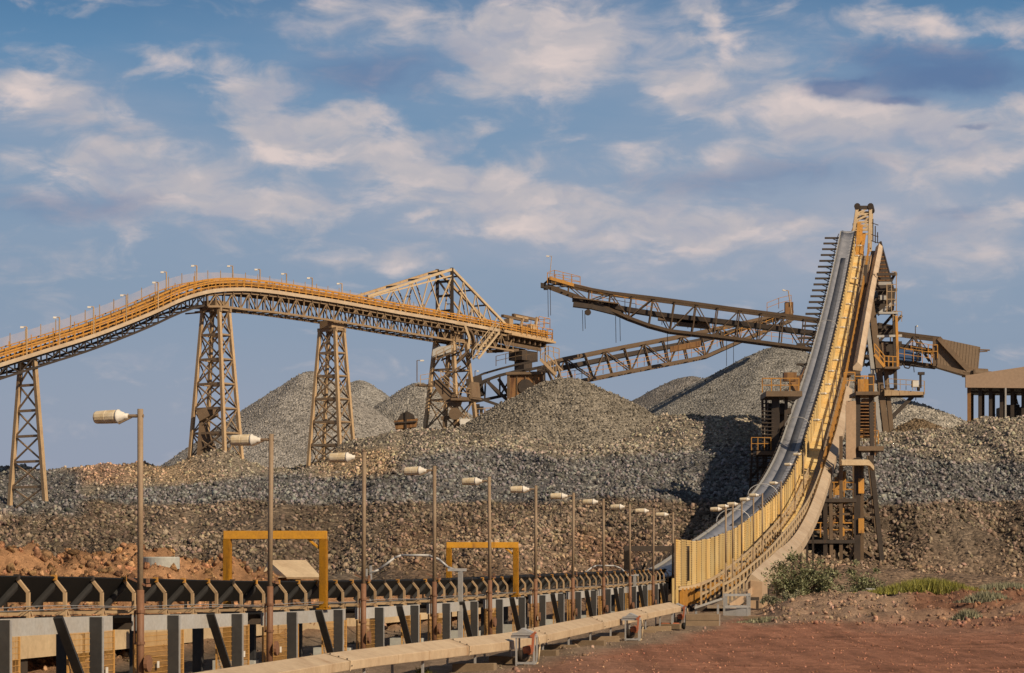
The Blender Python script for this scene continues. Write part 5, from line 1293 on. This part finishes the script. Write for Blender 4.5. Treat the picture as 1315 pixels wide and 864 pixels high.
for v, ua, ub in ((352,1126,1152),(372,1122,1152),(402,1118,1152),(440,1104,1158),(468,1104,1158),(420,1104,1150),(388,1106,1148),(500,1108,1148)): b.bar(P(ua,v,H0+.5), P(ub,v,H0+.5), .3,.35)
b.build('brace', Mt['dark'], ht)
b = MB(); b.prism([P(1127,372,H0+2), P(1150,372,H0+2), P(1148,398,H0+2), P(1129,398,H0+2)], (0,5,0)); b.prism([P(1128,440,H0+2), P(1158,440,H0+2), P(1146,474,H0+2), P(1134,478,H0+2), P(1126,462,H0+2)], (0,5,0)); b.prism([P(1096,470,H0+4), P(1110,470,H0+4), P(1120,380,H0+4), P(1108,380,H0+4)], (0,3,0)); b.prism([P(1128,414,H0+3), P(1150,418,H0+3), P(1150,428,H0+3), P(1130,428,H0+3)], (0,4,0)); b.build('chute', Mt['dark'], ht)
b = MB(); b.bar(P(1128,402,H0-.5), P(1152,402,H0-.5), .8,.25); b.bar(P(1127,404,H0-.3), P(1150,386,H0-.3), .3,.4); b.bar(P(1130,382,H0-.2), P(1139,382,H0-.2), .3,.6); b.bar(P(1128,364,H0-.2), P(1146,364,H0-.2), .3,.4); b.bar(P(1126,432,H0-.2), P(1158,431,H0-.2), .4,.3); b.build('platform', Mt['grey'], ht)
b = MB(); rails(b, [P(1139,400,H0-.8), P(1151,400,H0-.8), P(1151,400,H0+4)], 1.6, .8, .10); rails(b, [P(1139,384,H0-.8), P(1151,384,H0-.8)], 1.9, .8, .10)
for u in (1139, 1151): b.bar(P(u,368,H0-.8), P(u,402,H0-.8), .13)
b.bar(P(1145,349,H0-.8), P(1151,349,H0-.8), .1); b.bar(P(1151,349,H0-.8), P(1151,370,H0-.8), .12); rails(b, [P(1147,412,H0-.8), P(1158,413,H0-.8)], 1.3, .7, .09); b.build('balcony_rail', Mt['tan'], ht)
b = MB(); rails(b, [P(1136,471,H0-2), P(1152,472,H0-2)], 1.4, .6, .12); rails(b, [P(1123,453,H0-2), P(1136,469,H0-2)], 1.2, 1.0, .13); b.bar(P(1151,406,H0-1.5), P(1153,472,H0-1.5), .32,.32); b.bar(P(1123,455,H0-2), P(1136,471,H0-2), .25,.35); b.build('yellow_stair_rail', Mt['yellow'], ht)
b = MB(); deck(b, P(1144,473,H0-1), (2.0,0,0), (0,2.5,0), .25); b.prism([P(1134,473,H0), P(1150,474,H0), P(1147,480,H0), P(1138,480,H0)], (0,2,0)); b.build('landing', Mt['brown'], ht)
# bracket platform
b = MB(); b.prism([P(1136,500,H0-1), P(1187,503,H0-1), P(1187,507,H0-1), P(1136,508,H0-1)], (0,3,0)); b.build('bracket_platform', Mt['tan'], ht)
b = MB(); b.bar(P(1142,539,H0), P(1173,508,H0), .5,.5); b.bar(P(1176,508,H0), P(1176,514,H0), .1); b.bar(P(1136,509,H0), P(1186,509,H0), .4,.3); b.build('bracket_brace', Mt['dark'], ht)
b = MB(); rails(b, [P(1140,499,H0-1.2), P(1172,501,H0-1.2)], 1.3, 1.3, .08); rails(b, [P(1140,499,H0+2), P(1187,502,H0+2)], 1.3, 1.3, .08); b.bar(P(1187,489,H0-1), P(1187,506,H0-1), .14); b.build('bracket_rail', Mt['tan'], ht)
b = MB(); b.box(P(1175,493,H0-.5), (.8,0,0), (0,1,0), (0,0,.8)); b.build('instrument_box', Mt['white'], ht)
b = MB(); b.bar(P(1182,498,H0-.2), P(1182,481,H0-.2), .3,.4); b.box(P(1183,479.5,H0-.2), (.8,0,0), (0,.6,0), (0,0,.35)); b.tube(P(1178,498,H0-.4), P(1181,498,H0-.4), .4, 8); b.build('instrument_post', Mt['dark'], ht)

# stair tower left of the steep conveyor
sl = thing('stair_tower', P(985,640,214), 'dark steel stair tower with yellow railed top left of the steep conveyor', 'stair tower')
T0 = 214.0
for (u0,v0,u1,v1,w) in ((981,600,979,512,.22),(996,590,996,512,.7),(1008,560,1010,500,.3),(984,640,984,512,.2),(961,650,966,575,.2),(974,650,972,570,.2)):
    col(sl, [(u0,v0+15,T0,u1,v1,T0)], w, 'dark'); 
    if w < .3: col(sl, [(u0,v0+15,T0+4,u1,v1,T0+4)], w, 'dark')
b = MB(); deck(b, P(1003,508,T0+1), (3.4,0,0), (0,5,0), .5); deck(b, P(985,583,T0+1), (2.4,0,0), (0,4,0), .35); b.build('platform', Mt['brown'], sl)
b = MB(); rails(b, [P(979,504,T0-1), P(1026,504,T0-1)], 1.35, .9, .10); rails(b, [P(979,504,T0+3), P(1026,504,T0+3)], 1.35, .9, .09); rails(b, [P(965,578,T0-1), P(990,578,T0-1)], 1.2, .7, .07); b.build('handrail', Mt['yellow'], sl)
b = MB(); b.box(P(1014,484,T0+1), (1.2,0,0), (0,1.2,0), (0,0,.8)); b.prism([P(1015,490,T0+4), P(1030,480,T0+4), P(1034,470,T0+4), P(1024,505,T0+4)], (0,2,0)); b.build('drive_box', Mt['rust'], sl)
b = MB()
for (v0, v1) in ((640,616),(616,592),(575,548),(548,522)):
    k = int(v0) % 3
    ua, ub = ((962,984) if v0 > 590 else (981,996))
    stairs(b, P(ua,v0,T0), P(ub,v1,T0+.1), (0,1,0), 1.0, .32)
for v in np.arange(518, 640, 5.0): 
    if v < 575: b.bar(P(980,v,T0-.2), P(996,v,T0-.2), .25,.09)
    else: b.bar(P(962,v,T0-.2), P(995,v+1,T0-.2), .25,.09)
b.build('stair_flight', Mt['dark'], sl)
b = MB(); b.box(P(996,548,T0+2), (1.6,0,0), (0,1.5,0), (0,0,4.4)); b.box(P(1000,528,T0+1), (2.2,0,0), (0,1.5,0), (0,0,.6)); b.box(P(993,612,T0+2), (2.4,0,0), (0,1.5,0), (0,0,2.0)); b.build('counterweight', Mt['dark'], sl)

# ------------------------------------------------------------------ shed on the right
sh = thing('open_shed', P(1290,545,300), 'open-sided shed with deep tan fascia at the right edge', 'shed')
b = MB(); b.prism([P(1240,482,300), P(1400,458,300), P(1400,499,300), P(1240,497.5,300)], (0,.3,0)); b.prism([P(1240.5,482,300.2), P(1240.5,497.5,300.2), P(1240.5,497.5,314), P(1240.5,482,314)], (.2,0,0)); b.build('fascia', Mt['fascia'], sh)
b = MB(); a = P(1242,497.4,300.4); q = P(1400,498,300.4); a2 = P(1242,497.4,314); b.sweep([[a, q, q+UP*.3, a+UP*.3], [Vector((a2.x,a2.y,a.z)), q+Vector((0,14,0)), q+Vector((0,14,.3)), Vector((a2.x,a2.y,a.z+.3))]]); b.build('roof', Mt['dark'], sh)
for k, u in enumerate((1244.5,1258.5,1272,1286,1300,1314,1328,1342)):
    b = MB(); dd_ = 301+k*0.4; b.bar(P(u,552,dd_), P(u,497.5,dd_), .48,.48); b.build('column', Mt['dark' if k else 'rust'], sh)
    b = MB(); b.bar(P(u+4,552,312), P(u+4,499,312), .4,.4); b.build('column', Mt['dark'], sh)
b = MB()
for v in (503, 541): b.bar(P(1244,v,303), P(1400,v+2,303), .2,.2)
b.bar(P(1270,541,305), P(1278,532,305), .2); b.bar(P(1298,536,304), P(1318,518,304), .3,.3)
b.build('girt', Mt['dark'], sh)
b = MB(); b.box(P(1306,534,306), (5,0,0), (0,3,0), (0,0,2.2)); b.box(P(1298,526,306), (2,0,0), (0,2,0), (0,0,1.2)); b.bar(P(1305,511,306), P(1302,522,306), .15); b.bar(P(1305,511,306), P(1308,522,306), .15); b.tube(P(1292,540,304), P(1297,540,304), .35, 8); b.build('machinery', Mt['dark'], sh)
b = MB(); b.bar(P(1291.5,548,299.6), P(1291.5,498,299.6), .22); b.build('downpipe', Mt['grey'], sh)

# ------------------------------------------------------------------ plants
def leafmat(name, a, b_, s=3):
    m, nt, bs = newmat(name); p = pos(nt); n1 = noise(nt, p, s, 3)
    at = nt.nodes.new('ShaderNodeAttribute'); at.attribute_name = 'Col'
    c = ramp(nt, n1, [(.35, a), (.65, b_)]); c = mix(nt, 1.0, c, at.outputs['Color'], 'MULTIPLY')
    nt.links.new(c, bs.inputs['Base Color']); bs.inputs['Roughness'].default_value = .6
    return m
Mt['leaf'] = leafmat('grey_green_leaf', (.11,.125,.055,1), (.22,.22,.12,1))
Mt['leaf2'] = leafmat('pale_leaf', (.20,.20,.12,1), (.28,.26,.17,1))
Mt['grass'] = leafmat('yellow_green_grass', (.15,.15,.03,1), (.27,.25,.05,1))
Mt['stem'] = painted('stem', (.15,.10,.06,1), (.10,.07,.04,1), None, 4)
def leaves(centers, n, spread, size, mat, nm, parent, upness=0.0, aspect=2.2):
    n = int(n); k = rng.integers(0, len(centers), n); c = np.array(centers)[k][:, :3]; rad = np.array(centers)[k][:, 3:4]
    d = rng.standard_normal((n, 3)); d /= np.linalg.norm(d, axis=1, keepdims=True); p = c + d*rad*rng.random((n, 1))**.45*np.array([1,1,.8])
    a = rng.standard_normal((n, 3)); a[:, 2] += upness; a /= np.linalg.norm(a, axis=1, keepdims=True)
    b_ = np.cross(a, rng.standard_normal((n, 3))); b_ /= np.linalg.norm(b_, axis=1, keepdims=True)
    s = size*rng.uniform(.6, 1.4, (n, 1)); w = s/aspect
    vs = np.stack([p, p + a*s*.5 + b_*w*.5, p + a*s, p + a*s*.5 - b_*w*.5], 1).reshape(-1, 3)
    fs = np.arange(n*4).reshape(n, 4)
    cl = np.repeat(rng.uniform(.55, 1.5, (n, 1))*np.ones((1, 3)), 4, 0)
    return npmesh(nm, vs, fs, mat, cl, False, parent)
def shrub(u, v, d, w, h, nclump, nleaf, label, mat='leaf', size=.14, up=.2, cat='shrub', name='shrub', group=None):
    base = P(u, v, d); base.z = max(base.z, tpt(u, d).z - .1); root = thing(name, base, label, cat, group)
    cs = []; b = MB()
    for k in range(nclump):
        a = random.uniform(0, 2*math.pi); r = math.sqrt(random.random())*w*.5; hh = h*random.uniform(.15, 1.05)*(1-.4*(r/(w*.5))**2)*(.75+.25*math.sin(a*2+w))
        c = base + Vector((math.cos(a)*r, math.sin(a)*r*.8, hh)); cs.append((c.x, c.y, c.z, random.uniform(.07,.24)*min(w, h)))
        m_ = lerp(base, c, .5) + Vector((random.uniform(-.1,.1), 0, .05)); b.tube(base + Vector((random.uniform(-.1,.1)*w,0,-.2)), m_, .03, 5, .02, False); b.tube(m_, c + UP*random.uniform(.05,.22)*h + Vector((random.uniform(-.2,.2), random.uniform(-.2,.2), 0))*w*.3, .02, 5, .005, False)
    b.build('stem', Mt['stem'], root)
    leaves(cs, nleaf, 1, size, Mt[mat], 'foliage', root, up)
    return root
shrub(1031, 779, 122, 3.7, 2.7, 60, 6000, 'large grey green shrub beside the low end of the tall beige cover', size=.16)
shrub(1004, 786, 108, 1.9, .9, 16, 3500, 'low pale dry shrub in front of the large grey green shrub', 'leaf2', size=.10)
shrub(1107, 768, 128, 2.2, 2.0, 30, 2800, 'small green shrub at the foot of the dark support tower', size=.14)
shrub(1076, 776, 124, 2.6, .7, 16, 3000, 'dry brown low bush between the two green shrubs', 'leaf2', size=.10)
def grass(u, v, d, w, h, n, label, mat='grass', dep=1.0):
    base = tpt(u, d); root = thing('grass_clump', base, label, 'grass', None); vs = []; cl = []
    for k in range(n):
        a = random.gauss(0, .34); q = random.gauss(0, .34)*dep; p = base + Vector((a*w, q*w*.5, -.05)); hh = h*random.uniform(.45, 1.1)*math.exp(-(a/.5)**2*.6)
        l = Vector((random.gauss(0,.35), random.gauss(0,.3), 1)).normalized()*hh; s = Vector((random.uniform(-1,1), random.uniform(-1,1), 0)).normalized()*.022
        vs += [p-s, p+s, p+l*.6+s*.7, p+l]; cl += [random.uniform(.5,1.5)]*4
    fs = np.arange(len(vs)).reshape(-1, 4); npmesh('blades', np.array([tuple(x) for x in vs]), fs, Mt[mat], np.repeat(np.array(cl)[:, None], 3, 1), False, root)
    return root
grass(1192, 771, 112, 4.0, .85, 8000, 'bright yellow green grass clump on the reddish bank')
grass(1268, 806, 92, 1.6, .55, 1800, 'thin grey green grass tuft at the right edge of the bank', 'leaf2')
grass(1243, 812, 86, .9, .5, 900, 'small grass tuft left of the thin tuft on the right bank', 'leaf2')
grass(1150, 772, 118, 2.4, .6, 1800, 'dull grass clump left of the bright yellow green clump', 'leaf')
grass(543, 866, 46, .35, .35, 250, 'small green weed under the beige duct', 'grass')
grass(1290, 775, 118, 3.0, .6, 2200, 'brownish grass at the far right of the bank', 'leaf2')
grass(990, 800, 92, 1.8, .28, 1400, 'sparse dry grass on the ground near the tall beige cover', 'leaf2')

# hose lying by the shrubs
b = MB(); b.pipe([P(1050,781,118), P(1050,766,118), P(1056,762,118), P(1062,766,118), P(1062,774,118), P(1066,780,118)], .05, 6); b.pipe([P(1062,762,120), P(1070,759,120), P(1080,761,120)], .05, 6); o = b.build('hose', Mt['pole'], None, True); tag(o, 'looped brown hose on the bank below the shrubs', 'hose')
b = MB(); b.bar(P(1117,756,125), P(1135,766,123), .5,.06); o = b.build('sheet_offcut', Mt['grey']); tag(o, 'pale metal offcut leaning beside the small green shrub', 'sheet')

# ------------------------------------------------------------------ camera, light, sky
cam = bpy.data.cameras.new('camera'); co = bpy.data.objects.new('camera', cam); C.objects.link(co)
co.location = (0, 0, CZ); co.rotation_euler = (math.pi/2, 0, 0)
cam.sensor_width = 36; cam.lens = F/1315*36; cam.shift_y = (HV-432)/1315; cam.clip_end = 20000; cam.clip_start = .5
sc = bpy.context.scene; sc.camera = co
sc.render.resolution_x = 1024; sc.render.resolution_y = 673
sc.view_settings.view_transform = 'Standard'; sc.view_settings.look = 'None'; sc.view_settings.exposure = 0
EL = math.radians(32); AZ = math.atan2(.70, -.71)
S = Vector((math.sin(AZ)*math.cos(EL), math.cos(AZ)*math.cos(EL), math.sin(EL)))
sl_ = bpy.data.lights.new('sun', 'SUN'); sl_.energy = 5.0; sl_.angle = math.radians(.53); sl_.color = (1, .81, .58)
so = bpy.data.objects.new('sun', sl_); C.objects.link(so); so.rotation_euler = S.to_track_quat('Z', 'Y').to_euler(); so.location = S*100

w = bpy.data.worlds.new('World'); sc.world = w; w.use_nodes = True; nt = w.node_tree; nt.nodes.clear()
out = nt.nodes.new('ShaderNodeOutputWorld'); bg = nt.nodes.new('ShaderNodeBackground'); nt.links.new(bg.outputs[0], out.inputs[0])
sky = nt.nodes.new('ShaderNodeTexSky'); sky.sky_type = 'NISHITA'; sky.sun_disc = False; sky.sun_elevation = EL; sky.sun_rotation = AZ; sky.dust_density = 2.0
tc = nt.nodes.new('ShaderNodeTexCoord'); D = tc.outputs['Generated']
sp = nt.nodes.new('ShaderNodeSeparateXYZ'); nt.links.new(D, sp.inputs[0])
az = math_(nt, 'ARCTAN2', sp.outputs[0], sp.outputs[1]); el = math_(nt, 'ARCSINE', sp.outputs[2])
# work in degrees: azimuth, elevation
azd = math_(nt, 'MULTIPLY', az, 57.2958); eld = math_(nt, 'MULTIPLY', el, 57.2958)
cb = nt.nodes.new('ShaderNodeCombineXYZ'); nt.links.new(azd, cb.inputs[0]); nt.links.new(eld, cb.inputs[1]); q = cb.outputs[0]
# domain warp so that the cloud edges curl
def warp(vec, scale, amt, sx=1.0):
    n = nt.nodes.new('ShaderNodeTexNoise'); n.inputs['Scale'].default_value = scale; n.inputs['Detail'].default_value = 5; n.inputs['Roughness'].default_value = .55
    nt.links.new(scaled(nt, vec, (1, 1.7, 1)), n.inputs['Vector'])
    v1 = nt.nodes.new('ShaderNodeVectorMath'); v1.operation = 'SUBTRACT'; nt.links.new(n.outputs['Color'], v1.inputs[0]); v1.inputs[1].default_value = (.5,.5,.5)
    v2 = nt.nodes.new('ShaderNodeVectorMath'); v2.operation = 'MULTIPLY'; nt.links.new(v1.outputs[0], v2.inputs[0]); v2.inputs[1].default_value = (amt*1.6*sx, amt*.8, 0)
    v3 = nt.nodes.new('ShaderNodeVectorMath'); v3.operation = 'ADD'; nt.links.new(vec, v3.inputs[0]); nt.links.new(v2.outputs[0], v3.inputs[1]); return v3.outputs[0]
qw = warp(warp(q, .35, 1.5), 1.1, .75)
def pe(u, v):
    x = (u-CX)/F; z = (HV-v)/F; return math.degrees(math.atan2(x, 1)), math.degrees(math.atan2(z, math.hypot(x, 1)))
def blob(u, v, rx, ry, rot, vec):
    a, e = pe(u, v); k = math.degrees(1/F)
    m = nt.nodes.new('ShaderNodeMapping'); m.vector_type = 'TEXTURE'
    m.inputs['Location'].default_value = (a, e, 0); m.inputs['Rotation'].default_value = (0, 0, math.radians(rot)); m.inputs['Scale'].default_value = (rx*k, ry*k, 1)
    nt.links.new(vec, m.inputs['Vector'])
    d = nt.nodes.new('ShaderNodeVectorMath'); d.operation = 'DOT_PRODUCT'; nt.links.new(m.outputs[0], d.inputs[0]); nt.links.new(m.outputs[0], d.inputs[1])
    return math_(nt, 'EXPONENT', math_(nt, 'MULTIPLY', d.outputs['Value'], -.9))
def blobs(lst, vec):
    acc = None
    for u, v, rx, ry, rot, wt in lst:
        f = math_(nt, 'MULTIPLY', blob(u, v, rx, ry, rot, vec), wt)
        acc = f if acc is None else math_(nt, 'ADD', acc, f)
    return acc
bright = blobs([(600,35,230,34,-4,.85),(680,95,95,40,0,.9),(760,25,60,45,-30,.7),(60,125,100,36,-10,.75),(30,85,60,18,0,.4),(205,72,80,20,-6,.5),(190,225,150,40,-4,.7),(250,270,190,40,0,.45),
 (345,150,62,36,-35,.8),(455,152,40,18,0,.8),(400,200,60,16,0,.5),(540,215,150,36,-16,.95),(640,250,80,26,-12,.6),(330,275,110,20,0,.5),(860,108,62,26,-8,.75),(905,20,22,40,25,.7),(985,100,80,55,-20,.6),(880,205,120,30,0,.55),(1060,150,120,34,-6,.75),(1160,165,90,22,-8,.65),
 (870,285,130,36,-3,.65),(960,310,140,32,0,.6),(700,300,80,18,-6,.5),(650,296,50,14,0,.55),(470,332,70,16,-4,.55),(545,275,18,8,0,.6),(640,160,18,8,0,.4),(1150,30,100,22,-8,.75),(1260,30,80,30,0,.5),(1220,215,130,42,12,.55),(1290,278,60,18,8,.8),(1305,150,30,20,-30,.6),(25,345,50,22,-10,.5),(1240,330,120,40,0,.3),(100,5,40,8,0,.5)], qw)
dark = blobs([(470,95,110,34,0,.75),(560,70,60,20,0,.3),(110,265,140,24,0,.65),(1064,117,30,13,-8,1.3),(1090,108,22,5,14,.9),(1150,130,34,7,-2,1.2),(1255,163,26,4,0,.8),(1120,70,70,18,0,.5),(1240,85,110,34,-6,.9),(1170,100,120,14,0,.4),(1040,215,130,22,0,.5),(900,240,160,22,-3,.45),(1230,272,46,9,0,.55),(1180,110,90,14,0,.4),(80,160,120,16,0,.35),(1200,300,150,20,0,.3),(860,330,170,18,0,.25)], warp(q, .9, .7))
fine = noise(nt, scaled(nt, q, (.55, 1.25, 1)), 1.0, 7, .58, .5)
wisp = noise(nt, scaled(nt, q, (.22, .8, 1)), 1.0, 6, .55, .8)
# clear-air gradient from deep blue above to lavender haze at the horizon, mixed with the physical sky
grad = ramp(nt, math_(nt, 'DIVIDE', eld, 16.0, clamp=True), [(0.0, srgb(156,161,180)), (.25, srgb(147,160,180)), (.45, srgb(130,155,181)), (.62, srgb(110,149,183)), (.8, srgb(89,137,178)), (1.0, srgb(58,103,148))])
vs = nt.nodes.new('ShaderNodeVectorMath'); vs.operation = 'SCALE'; nt.links.new(mix(nt, .55, sky.outputs[0], (3.6,3.2,2.8,1)), vs.inputs[0]); vs.inputs['Scale'].default_value = .044
base = mix(nt, .90, vs.outputs[0], grad)
# high sky above the picture keeps the physical sky for lighting
hi = math_(nt, 'SMOOTH_MIN', 1.0, math_(nt, 'MULTIPLY', math_(nt, 'MAXIMUM', math_(nt, 'SUBTRACT', eld, 16.0), 0.0), .05), .1)
base = mix(nt, math_(nt, 'MULTIPLY', hi, .8), base, vs.outputs[0])
bm = math_(nt, 'ADD', bright, math_(nt, 'MULTIPLY', math_(nt, 'SUBTRACT', fine, .5), 2.4))
bm = math_(nt, 'ADD', bm, math_(nt, 'MULTIPLY', math_(nt, 'SUBTRACT', wisp, .5), 1.0))
bmr = nt.nodes.new('ShaderNodeMapRange'); bmr.interpolation_type = 'SMOOTHSTEP'; nt.links.new(bm, bmr.inputs[0]); bmr.inputs[1].default_value = .05; bmr.inputs[2].default_value = 1.05
shade = noise(nt, scaled(nt, qw, (.45, 1.1, 1)), 1.0, 3, .5)
ccol = ramp(nt, shade, [(.3, srgb(163,167,183)), (.5, srgb(191,185,188)), (.7, srgb(227,209,202))])
veil = blobs([(200,260,330,90,0,.5),(620,60,330,70,0,.45),(560,260,260,70,-10,.5),(1000,180,300,120,-6,.6),(900,320,330,70,0,.55),(1200,260,220,110,0,.6),(60,150,150,60,0,.5),(300,480,500,110,0,.2)], qw)
veil = math_(nt, 'MULTIPLY', veil, math_(nt, 'ADD', wisp, .45), None, True)
base = mix(nt, math_(nt, 'MULTIPLY', veil, .7), base, srgb(168,172,186))
c1 = mix(nt, math_(nt, 'MULTIPLY', bmr.outputs[0], .9), base, ccol)
dm = math_(nt, 'ADD', dark, math_(nt, 'MULTIPLY', math_(nt, 'SUBTRACT', fine, .5), 1.1))
dmr = nt.nodes.new('ShaderNodeMapRange'); dmr.interpolation_type = 'SMOOTHSTEP'; nt.links.new(dm, dmr.inputs[0]); dmr.inputs[1].default_value = .1; dmr.inputs[2].default_value = 1.3
c2 = mix(nt, math_(nt, 'MULTIPLY', dmr.outputs[0], .75), c1, srgb(88,113,154))
nt.links.new(c2, bg.inputs['Color']); bg.inputs['Strength'].default_value = 1.0
